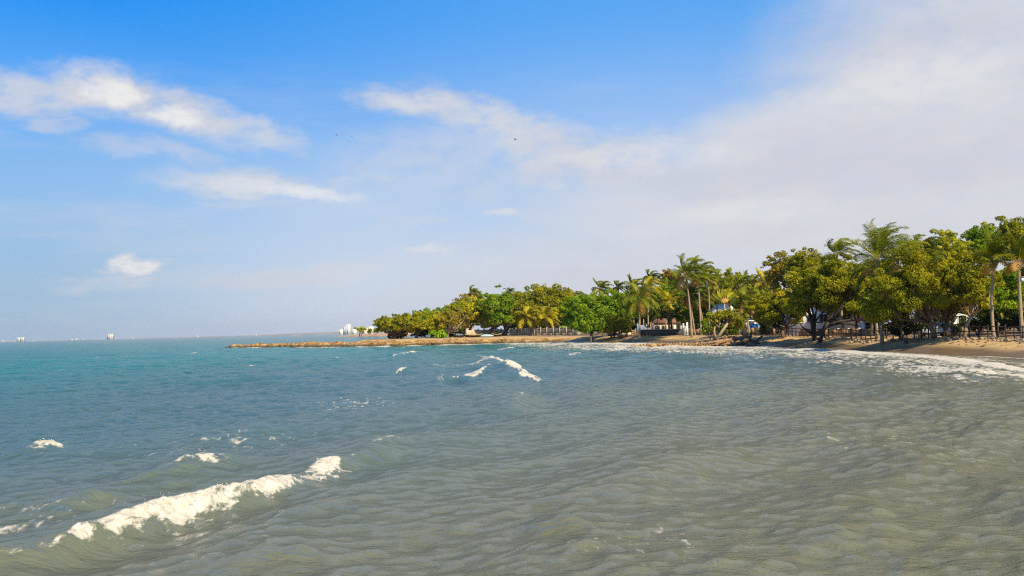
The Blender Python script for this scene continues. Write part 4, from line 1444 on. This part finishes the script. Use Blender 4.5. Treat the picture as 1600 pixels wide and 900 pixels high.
# low ochre balustrade and the dark sea wall
a, b_ = at(958, 520, 214), at(1052, 520, 206)
root = empty('low_wall', (a.x, a.y, gz(a.x, a.y)), 'low ochre garden wall with rails behind the dark sea wall', 'wall')
dirv = np.array((b_.x - a.x, b_.y - a.y))
rz = math.atan2(dirv[1], dirv[0])
NP = 8
sl_ = np.hypot(*dirv) / NP
for k_ in range(NP + 1):
    p = dirv * k_ / NP
    MB().box((p[0], p[1], .45), (.22, .22, 1.3), rz).build('post', CONC, root)
    if k_ < NP:
        c = dirv * (k_ + .5) / NP
        for z_ in (.12, .52, .88):
            MB().box((c[0], c[1], z_), (sl_ - .23, .12, .26), rz).build('rail', BRICKISH, root)
a, b_ = at(1003, 530, 188), at(1066, 530, 184)
root = empty('sea_wall', (a.x, a.y, gz(a.x, a.y) - .05), 'dark stained concrete sea wall standing on the sand', 'wall')
dirv = np.array((b_.x - a.x, b_.y - a.y))
rz = math.atan2(dirv[1], dirv[0])
L = np.hypot(*dirv)
for k_ in range(4):
    c = dirv * (k_ + .5) / 4
    MB().box((c[0], c[1], .55), (L / 4 - .02, .5 + .03 * (k_ % 2), 1.2), rz).build('wall_block', CONC_DARK, root)
c = dirv * .5
MB().box((c[0], c[1], 1.2), (L + .1, .7, .10), rz).build('coping', CONC, root)
MB().box((dirv[0] + .35, dirv[1], .75), (.6, .7, 1.9), rz).build('end_pier', CONC, root)
MB().box((-.3, 0, .6), (.4, .7, 1.3), rz).build('end_pier', CONC, root)
e_ = at(975, 522, 205)
root = empty('stone_steps', (e_.x, e_.y, gz(e_.x, e_.y)), 'pale broken concrete steps left of the dark sea wall', 'steps')
for k_ in range(4):
    MB().box((.25 * k_, 0, .3 + .28 * k_ * .9), (3.2 - .55 * k_, 1.5 - .2 * k_, .32)).build('step', CONC, root)
e_ = at(1073, 521, 180)
for px, d, w_, h_, lb in [(1074, 180, .22, 2.3, 'white upright board leaning by the palm trunks right of the sea wall'), (1068, 181, .2, 2.2, 'grey-blue upright board beside the white one right of the sea wall')]:
    e_ = at(px, 521, d)
    g = gz(e_.x, e_.y)
    root = empty('board', (e_.x, e_.y, g), lb, 'board')
    MB().box((0, 0, h_ / 2), (w_ + .1, .1, h_), 0).build('panel', WHITE if px == 1074 else TARP, root)
    MB().box((0, -.07, .1), (w_ + .2, .06, .2), 0).build('foot', CONC, root)
for px, d, h_, lb in [(1006, 210, 3.2, 'pale wooden post at the foot of the big drooping palm'), (1017, 206, 2.6, 'pale wooden post above the left end of the dark sea wall'),
                      (1041, 206, 2.7, 'pale wooden post above the middle of the dark sea wall'), (1052, 205, 2.0, 'short pale post left of the second thin dark palm'),
                      (1061, 190, 2.3, 'pale post just right of the second thin dark palm trunk'), (1079, 182, 2.0, 'pale post beside the foot of the tallest trio palm'),
                      (1117, 168, 1.8, 'short pale post behind the white-twigged small tree'), (1155, 156, 3.6, 'tall thin pale post left of the dead-skirted palm')]:
    e_ = at(px, 520, d)
    root_ = empty('wooden_post', (e_.x, e_.y, gz(e_.x, e_.y)), lb, 'post', 'pale posts among the central palms')
    MB().tube([(0, 0, -.1), (0.02, 0, h_)], [.12, .10], 7).build('shaft', BARK_PALE, root_)
    MB().tube([(0.02, 0, h_), (0.02, 0, h_ + .06)], [.14, .13], 7).build('cap', CONC, root_)

# low ochre wall and reed fence further right
for p0, p1, mat, h_, nm, lb in [((1068, 522, 186), (1130, 523, 172), BRICKISH, 1.0, 'garden_wall', 'low ochre garden wall in front of the parked white car'),
                                ((1142, 522, 166), (1212, 521, 150), TAN, 1.15, 'reed_fence', 'sunlit golden reed fence behind the driftwood'),
                                ((1250, 521, 136), (1360, 521, 122), BRICKISH, .85, 'yard_wall', 'low tan yard wall behind the rail fence by the white house')]:
    a, b_ = at(*p0), at(*p1)
    root = empty(nm, (a.x, a.y, gz(a.x, a.y)), lb, 'fence' if 'fence' in nm else 'wall')
    dirv = np.array((b_.x - a.x, b_.y - a.y))
    rz = math.atan2(dirv[1], dirv[0])
    NP = 7
    sl_ = np.hypot(*dirv) / NP
    for k_ in range(NP):
        c = dirv * (k_ + .5) / NP
        MB().box((c[0], c[1], h_ / 2 - .1 + rf.normal(0, .02)), (sl_ - .05, .16, h_ + .2), rz).build('panel', mat, root)
        p = dirv * k_ / NP
        MB().box((p[0], p[1], h_ / 2 - .05), (.14, .24, h_ + .3), rz).build('post', WOOD_DARK if nm == 'reed_fence' else CONC, root)


def house(name, label, l, r_, top, d, storeys=1, roof='flat', wall=WHITE, roofm=None, wins=3, door=True, rz=0.0, base_py=520, deep=5.0):
    a, b_ = at(l, base_py, d), at(r_, base_py, d)
    x, w_ = (a.x + b_.x) / 2, b_.x - a.x
    g = gz(x, d)
    h_ = at((l + r_) / 2, top, d).z - g
    root = empty(name, (x, d + deep / 2, g), label, 'house', rz=rz)
    fr = -deep / 2
    wh = h_ if roof == 'flat' else h_ * .68
    MB().box((0, 0, wh / 2 - .1), (w_, deep, wh + .2)).build('wall', wall, root)
    if roof == 'flat':
        MB().box((0, 0, wh + .09), (w_ + .5, deep + .5, .16)).build('roof', roofm or wall, root)
    else:
        o_ = .45
        mb = MB()
        X0, Y0 = w_ / 2 + o_, deep / 2 + o_
        v = [(-X0, -Y0, wh), (X0, -Y0, wh), (X0, Y0, wh), (-X0, Y0, wh), (-X0 * .55, 0, h_), (X0 * .55, 0, h_)]
        mb.add(v, q=[[0, 1, 5, 4], [2, 3, 4, 5], [3, 2, 1, 0]], t=[[1, 2, 5], [3, 0, 4]])
        mb.build('roof', roofm or TILE_RED, root)
    sh = wh / storeys
    for s_ in range(storeys):
        for k_ in range(wins):
            cx_ = -w_ / 2 + w_ * (k_ + .5) / wins
            if door and s_ == 0 and k_ == wins - 1:
                dr = MB().box((cx_, fr - .03, 1.0), (.95, .10, 2.0)).build('door', DARK, root)
                MB().box((cx_ + .3, fr - .11, 1.0), (.06, .06, .16)).build('handle', CONC, dr)
                continue
            wy = s_ * sh + sh * .55
            wn = MB().box((cx_, fr - .025, wy), (1.25, .09, 1.15)).build('window', CONC, root)
            MB().box((cx_ - .28, fr - .08, wy), (.5, .04, .98)).build('pane', GLASS, wn)
            MB().box((cx_ + .28, fr - .08, wy), (.5, .04, .98)).build('pane', GLASS, wn)
            MB().box((cx_, fr - .10, wy - .64), (1.4, .2, .08)).build('sill', CONC, wn)
    return root


house('white_house', 'long white house glimpsed under the leaning mangrove behind the rail fence', 1240, 1352, 476, 148, wins=6, deep=5)
house('annexe', 'small white annexe with red tiled roof at the right end of the white house', 1352, 1378, 492, 140, roof='hip', roofm=TILE_RED, wins=2, deep=3)
house('white_house', 'white two-storey house top showing between the orange fan palm and the small white-twigged tree', 1117, 1151, 475, 206, 2, roof='hip', roofm=WHITE, wins=2)
house('cream_house', 'cream house with dark arch behind the balustrade on the headland', 852, 890, 503, 288, wins=3, wall=CREAM, deep=5)
house('red_roofed_house', 'low cream house with a brown-red roof behind the ochre garden wall', 1022, 1066, 497, 228, roof='hip', wall=CREAM, roofm=ROOF_BROWN, wins=4, deep=6)
house('beach_kiosk', 'little blue and white kiosk behind the dead-skirted palm', 1154, 1182, 502, 172, roof='flat', wall=WHITE, roofm=WHITE, wins=2, deep=2.5)
e_ = at(1178, 506, 170)
root = empty('blue_panel', (e_.x, e_.y, gz(e_.x, e_.y)), 'bright blue board in front of the white kiosk', 'board')
MB().box((0, 0, 1.3), (1.3, .08, 1.0)).build('panel', BLUE, root)
for sx in (-.55, .55):
    MB().box((sx, .07, .7), (.08, .06, 1.6)).build('leg', CONC, root)
# white canopy behind the stout trunk
e_ = at(1486, 512, 121)
root = empty('white_canopy', (e_.x, e_.y, gz(e_.x, e_.y)), 'white peaked canopy in the dark thicket right of the stout mangrove trunk', 'canopy')
mb = MB()
mb.add([(-1.5, -1.3, 2.1), (1.5, -1.3, 2.1), (1.5, 1.3, 2.1), (-1.5, 1.3, 2.1), (0, 0, 2.6)], t=[[0, 1, 4], [1, 2, 4], [2, 3, 4], [3, 0, 4]], q=[[3, 2, 1, 0]])
mb.build('canopy_top', WHITE, root)
for sx in (-1.4, 1.4):
    for sy in (-1.2, 1.2):
        MB().box((sx, sy, 1.05), (.07, .07, 2.1)).build('leg', WHITE, root)
MB().box((0, 1.25, 1.3), (2.7, .04, 1.5)).build('back_sheet', WHITE, root)


def car(label, px, d, paint, rz, L=4.4):
    e_ = at(px, 520, d)
    root = empty('parked_car', (e_.x, e_.y, gz(e_.x, e_.y)), label, 'car', rz=rz)
    W_ = 1.75
    prof_ = [(-2.2, .35), (-2.2, .85), (-1.95, .98), (-1.0, 1.02), (.95, 1.02), (1.9, .90), (2.2, .70), (2.2, .35)]
    n = len(prof_)
    v = [(x, s_ * W_ / 2, z) for s_ in (-1, 1) for x, z in prof_]
    mb = MB()
    mb.add(v, q=[[k_, (k_ + 1) % n, n + (k_ + 1) % n, n + k_] for k_ in range(n)])
    body = mb.mesh('body')
    import bmesh
    bm = bmesh.new()
    bm.from_mesh(body)
    bm.verts.ensure_lookup_table()
    bm.faces.new([bm.verts[k_] for k_ in range(n)][::-1])
    bm.faces.new([bm.verts[n + k_] for k_ in range(n)])
    bmesh.ops.bevel(bm, geom=bm.edges[:], offset=.05, segments=2, affect='EDGES')
    bm.to_mesh(body)
    bm.free()
    link('body', body, paint, root)
    cab = [(-1.75, 1.0), (-1.25, 1.42), (.1, 1.45), (.95, 1.0)]
    mb = MB()
    n = 4
    v = [(x, s_ * (W_ / 2 - (.05 if z < 1.1 else .2)), z) for s_ in (-1, 1) for x, z in cab]
    mb.add(v, q=[[0, 1, 5, 4], [1, 2, 6, 5], [2, 3, 7, 6], [3, 2, 1, 0], [4, 5, 6, 7]])
    mb.build('cabin_glass', GLASS, root)
    mb = MB()
    mb.box((-.58, 0, 1.455), (1.45, W_ - .38, .06))
    for sx, sl in ((.52, .95), (-1.5, -.75)):
        for sy in (-1, 1):
            mb.tube([(sx + (.42 if sx > 0 else -.25), sy * .82, 1.0), (sx - (.4 if sx > 0 else -.25), sy * .69, 1.44)], .045, 5)
    mb.build('roof', paint, root)
    for sx in (-1.35, 1.35):
        for sy in (-.8, .8):
            w_ = MB().tube([(sx, sy - .1, .32), (sx, sy + .1, .32)], .32, 16).build('wheel', RUBBER, root)
            MB().tube([(sx, sy - .115, .32), (sx, sy + .115, .32)], .19, 10).build('rim', CONC_GREY, w_)
    for sy in (-.6, .6):
        MB().box((2.19, sy, .72), (.06, .32, .14)).build('headlight', WHITE, root)
    return root


car('white car parked behind the ochre garden wall among the palm trunks', 1104, 190, CARW, math.radians(188))
car('pale silver-blue car parked in deep shade behind the stout mangrove trunk', 1466, 108, CARS, math.radians(200))
# lamp on the right palm
e_ = at(1596, 437, 87.6)
root = empty('lantern', (e_.x, e_.y, e_.z), 'pale lantern fixed high on the rightmost palm trunk', 'lamp')
MB().box((0, -.1, 0), (.26, .26, .34), 0, .8).build('lamp_housing', TARP, root)
MB().box((0, -.1, .25), (.36, .36, .07), 0, .5).build('lamp_cap', CONC_GREY, root)
MB().box((0.02, .1, 0), (.06, .22, .06)).build('bracket', CONC_GREY, root)


# ------------------------------------------------------------------ boats
def boat(label, px, d, L, rz, hull, rim, name='rowing_boat', py=525):
    e_ = at(px, py, d)
    root = empty(name, (e_.x, e_.y, gz(e_.x, e_.y)), label, 'boat', rz=rz)
    n = 13
    u = np.linspace(-1, 1, n)
    half = .62 * (1 - np.abs(u) ** 2.6) + .03
    sheer = .55 + .28 * np.abs(u) ** 2
    keel = .02 + .25 * np.abs(u) ** 4
    v = []
    for k_ in range(n):
        x = u[k_] * L / 2
        for yy, zz in ((-1, 1), (-.8, .45), (0, 0), (.8, .45), (1, 1)):
            v.append((x * (1 if zz < .9 else 1.03), half[k_] * yy, keel[k_] + (sheer[k_] - keel[k_]) * zz))
    q_ = [[k_ * 5 + j_, k_ * 5 + j_ + 1, (k_ + 1) * 5 + j_ + 1, (k_ + 1) * 5 + j_] for k_ in range(n - 1) for j_ in range(4)]
    MB().add(v, q=q_).build('hull', hull, root, True)
    for s_ in (0, 4):
        MB().tube([np.array(v[k_ * 5 + s_]) + (0, 0, .02) for k_ in range(n)], .07, 5).build('gunwale', rim, root)
    for x in (-.45, .1, .55):
        hw = np.interp(x, u, half)
        MB().box((x * L / 2, 0, .45), (.25, hw * 1.8, .05)).build('thwart', rim, root)
    return root


boat('dark wooden boat with yellow-green rim in front of the pinkish wall', 740, 252, 4.4, .08, BOAT_DARK, BOAT_YEL)
boat('small dark boat left of the larger dark boat on the headland beach', 717, 256, 2.6, .1, BOAT_DARK, BOAT_DARK)
boat('dark boat half under the tree right of the pale tarpaulin', 776, 254, 2.6, -.1, BOAT_DARK, BOAT_YEL)
boat('little brown boat beached in the shade of the green tree', 973, 190, 1.9, .1, ROOF_BROWN, BARK_PALE, py=528)
e_ = at(761, 524, 252)
root = empty('covered_dinghy', (e_.x, e_.y, gz(e_.x, e_.y)), 'low dinghy under a pale blue tarpaulin between the two dark boats', 'boat')
v, q_ = [], []
for k_ in range(9):
    u = -1 + k_ / 4
    for j_ in range(5):
        w_ = -1 + j_ / 2
        v.append((u * 1.6, w_ * .7 * (1 - .5 * u * u), .15 + .55 * (1 - w_ * w_) * (1 - .6 * u * u) + rf.normal(0, .03)))
for k_ in range(8):
    for j_ in range(4):
        q_.append([k_ * 5 + j_, k_ * 5 + j_ + 1, (k_ + 1) * 5 + j_ + 1, (k_ + 1) * 5 + j_])
MB().add(v, q=q_).build('tarpaulin', TARP, root, True)
MB().tube([(-1.6, 0, .14), (0, 0, .1), (1.6, 0, .14)], [.12, .35, .12], 6).build('hull', BOAT_DARK, root)

# weed and twigs on the sand
pts, rad = [], []
for k_ in range(260):
    u = rf.uniform(0, 1)
    y = 70 + u * 70
    x = np.interp(y, SHORE[3:10, 1], SHORE[3:10, 0]) + rf.choice([4.2, 6.0]) + rf.normal(0, .5)
    pts.append((x, y, gz(x, y) + .01))
    rad.append(rf.uniform(.05, .16))
r = np.random.default_rng(1)
N = len(pts)
vv = (np.array(pts)[:, None, :] + ico[None] * (np.array(rad)[:, None, None] * r.uniform(.5, 1.2, (N, 12, 1)) * np.array((1, 2.2, .35)))).reshape(-1, 3)
tag(link('beach_weed', make_mesh('beach_weed', vv, (icf[None] + (np.arange(N) * 12)[:, None, None]).reshape(-1, 3)), DRIFT_DARK), 'dark lines of dried weed left by the tide on the sand', kind='stuff')

# ------------------------------------------------------------------ far shore
# sandy point beyond the headland, about 850 m off
a, b_ = on_level(522, 526.3, 0), on_level(640, 525, 0)
n = 60
v, q_ = [], []
for k_ in range(n + 1):
    u = k_ / n
    x, y = a.x + (b_.x - a.x) * u, a.y + (b_.y - a.y) * u
    hh = 1.7 * min(1, u * 4) + .5 * fbm(np.array([u * 18.0]), np.array([.3]), 3, 8)[0]
    for dy, zz in ((0, -.5), (6, .45 * hh), (20, .8 * hh), (200, hh), (230, -.5)):
        v.append((x, y + dy, zz))
for k_ in range(n):
    for j_ in range(4):
        q_.append([k_ * 5 + j_, (k_ + 1) * 5 + j_, (k_ + 1) * 5 + j_ + 1, k_ * 5 + j_ + 1])
FARSAND = plain('far_reddish_sand', (.40, .25, .15), .95, .35, .05, 0)
tag(link('far_point', make_mesh('far_point', v, np.array(q_), True), FARSAND), kind='structure')


def far_tree(label, l, r_, tp, bt, d, mat, group):
    r = np.random.default_rng(int(l * 5))
    c = at((l + r_) / 2, bt, d)
    h = at((l + r_) / 2, tp, d).z
    half = (r_ - l) / 2 * d / F
    root = empty('far_tree', (c.x, c.y, .8), label, 'tree', group)
    K = 12
    ctr = r.uniform(-1, 1, (K, 3)) * np.array((half * .8, half * .6, h * .22)) + np.array((0, 0, h * .62))
    cr = r.uniform(.25, .45, K) * min(half, h * .5)
    v_, qq, ti = leaf_cloud(ctr, cr, 900, .9, r)
    me_ = make_mesh('crown', v_, qq)
    attr_f(me_, 'tint', ti)
    link('crown', me_, LEAF[mat], root)
    mb = MB()
    for k_ in range(4):
        mb.tube([(r.normal(0, .5), 0, -.5), ctr[k_]], [.3, .12], 5)
    mb.build('trunk', BARK_PALE, root)


far_tree('yellowish tree on the far sandy point, largest of them', 553, 573, 511, 522, 850, 'yellow', None)
far_tree('small green tree on the far sandy point between the pale blocks', 573, 581, 514, 522, 860, 'olive', None)
far_tree('green tree on the far sandy point just left of the headland', 582, 592, 514, 523, 840, 'green', None)


TOWERF = plain('far_shore_pale_render', (.52, .50, .45), .8, .05, .05, 0)


def block(name, label, l, r_, top, d, mat, floors, bays, deep=None, group=None, base=1.0):
    a, b_ = at(l, 520, d), at(r_, 520, d)
    x, w_ = (a.x + b_.x) / 2, b_.x - a.x
    h_ = at((l + r_) / 2, top, d).z - base
    dp = deep or w_ * .8
    root = empty(name, (x, d, base), label, 'building', group)
    MB().box((0, 0, h_ / 2 - 1), (w_, dp, h_ + 2)).build('wall', mat, root)
    MB().box((0, 0, h_ + h_ * .012), (w_ * .96, dp * .96, h_ * .03)).build('roof', CONC, root)
    for f_ in range(floors):
        z = h_ * (f_ + .55) / floors
        for k_ in range(bays):
            cx_ = -w_ / 2 + w_ * (k_ + .5) / bays
            MB().box((cx_, -dp / 2, z), (w_ / bays * .5, .3, h_ / floors * .38)).build('window', GLASS, root)
    return root


D1 = 3000
block('tower_block', 'tall white tower block on the horizon left of the headland', 542, 547.5, 506.5, D1, TOWERW, 10, 2)
block('tower_block', 'shaded left side of the tall white tower, shade put in as blue-grey', 536.5, 541.8, 510, D1 + 40, TOWER_SHADED, 8, 2)  # stands for the white tower's shaded face, coloured darker and bluer
block('apartment_block', 'low cream apartment block left of the shaded tower side', 530, 536, 515, D1, TOWERW, 4, 3)
block('apartment_block', 'low white block just left of the largest tree on the far point', 551, 557, 514.5, D1, TOWERW, 4, 3)
block('apartment_block', 'broad cream block half hidden by the trees on the far point', 575.5, 583.5, 510.5, D1, TOWERW, 6, 3)
block('apartment_block', 'pale low block behind the largest tree on the far point', 565, 575, 513, D1 + 100, TOWERW, 4, 4)
# low far coast strip with scattered white buildings
v, q_ = [], []
n = 160
for k_ in range(n + 1):
    px = -500 + k_ * 1130 / n
    hor = 534 - .024 * px
    p = at(px, hor, 7000 - 2200 * sstep(250, 560, np.array(px)))
    hh = 2 + 5 * fbm(np.array([k_ * .17]), np.array([.7]), 4, 3)[0] + 8 * float(sstep(300, 560, np.array(px)))
    for dy, zz in ((0, -1), (15, 1.5), (150, hh * .8), (500, hh), (1500, -1)):
        v.append((p.x * (1 + dy / p.y), p.y + dy, zz))
for k_ in range(n):
    for j_ in range(4):
        q_.append([k_ * 5 + j_, (k_ + 1) * 5 + j_, (k_ + 1) * 5 + j_ + 1, k_ * 5 + j_ + 1])
FARLAND = plain('far_shore_scrub', (.24, .24, .21), .95, .4, .01, 0)
tag(link('far_shore', make_mesh('far_shore', v, np.array(q_), True), FARLAND), kind='structure')
block('waterfront_tower', 'square white block standing alone highest on the far left horizon', 168, 176.5, 522, 6900, TOWERF, 6, 3)
block('waterfront_tower', 'left half of the pale twin blocks near the left end of the horizon', 27, 31, 527.5, 6900, TOWERF, 3, 2)
block('waterfront_tower', 'right half of the pale twin blocks near the left end of the horizon', 32.5, 37.5, 527, 6900, TOWERF, 3, 2)
fr2 = np.random.default_rng(12)
for px in [5, 22, 52, 112, 119, 130, 181, 207, 308, 400]:
    hor = 534 - .024 * px
    w_ = fr2.uniform(1.5, 4.5)
    block('waterfront_building', 'tiny white low building in the long row on the far shore', px - w_ / 2, px + w_ / 2, hor - fr2.uniform(.9, 2.2), 6850 - 2200 * float(sstep(250, 560, np.array(px))), TOWERF, 1, 2, group='white low buildings on the far shore')


# ------------------------------------------------------------------ haze
HAZE = True
if HAZE:
    hm, t, out = new_mat('sea_haze')
    pv = t.node('ShaderNodeVolumePrincipled')
    pv.inputs['Color'].default_value = (.80, .88, 1.0, 1)
    pv.inputs['Density'].default_value = 5e-5
    pv.inputs['Anisotropy'].default_value = .2
    t.link(pv.outputs[0], out.inputs['Volume'])
    hb = MB().box((500, 4300, 48), (19500, 11000, 104)).build('haze', hm)
    tag(hb, kind='stuff')

# ------------------------------------------------------------------ birds
def bird(label, px, py, d, span, roll, yaw):
    p = at(px, py, d)
    root = empty('flying_bird', p, label, 'bird', 'birds high over the sea')
    root.rotation_euler = (0, roll, yaw)
    s_ = span / 2
    MB().tube([(0, -s_ * .5, 0), (0, -s_ * .3, .01 * s_), (0, 0, .03 * s_), (0, s_ * .35, .05 * s_), (0, s_ * .45, .08 * s_), (0, s_ * .62, .05 * s_)], np.array([.02, .09, .14, .09, .07, .01]) * s_, 7).build('body', BIRDM, root, True)
    MB().add([(-.07 * s_, -s_ * .4, 0), (.07 * s_, -s_ * .4, 0), (.16 * s_, -s_ * .75, .01), (0, -s_ * .62, .015), (-.16 * s_, -s_ * .75, .01)], q=[[0, 1, 2, 3]], t=[[0, 3, 4]]).build('tail', BIRDM, root)
    for sg in (-1, 1):
        top = [(sg * .08 * s_, .22 * s_, .05 * s_), (sg * .5 * s_, .28 * s_, .22 * s_), (sg * s_, .02 * s_, .12 * s_), (sg * .5 * s_, -.04 * s_, .2 * s_), (sg * .08 * s_, -.16 * s_, .04 * s_)]
        low = [(x, y, z - .035 * s_ * (1 if abs(x) < .9 * s_ else .2)) for x, y, z in top]
        n = 5
        MB().add(top + low, q=[[k_, (k_ + 1) % n, n + (k_ + 1) % n, n + k_] for k_ in range(n)] + [[0, 1, 3, 4], [9, 8, 6, 5]], t=[[1, 2, 3], [8, 7, 6]]).build('wing', BIRDM, root)


bird('leftmost of the dark birds, just left of a close second one', 526, 211, 260, 1.1, .2, 1.2)
bird('second dark bird, close right of the leftmost one', 550, 214, 260, 1.0, -.2, .9)
bird('small dark bird in front of the middle cloud band', 673, 195, 300, .8, .3, .4)
bird('highest of the dark birds, at the top edge of the middle cloud', 763, 161, 280, .95, -.3, .7)
bird('dark bird tilted steeply on one wing right of the middle cloud', 805, 218, 260, 1.3, -.7, 1.6)
bird('tiny dark bird low over the pale cloud, left of the rightmost bird', 896, 295, 320, .8, .1, .5)
bird('rightmost tiny dark bird against the grey cloud', 1000, 277, 340, .8, .1, .9)
bird('lowest faint bird on the far left above the small round cloud', 309, 402, 420, .9, .2, .5)

print('sea', len(bpy.data.objects['sea'].data.polygons)); print('leaves', LEAVES, 'tris', sum(len(o.data.polygons) for o in bpy.data.objects if o.type == 'MESH'))
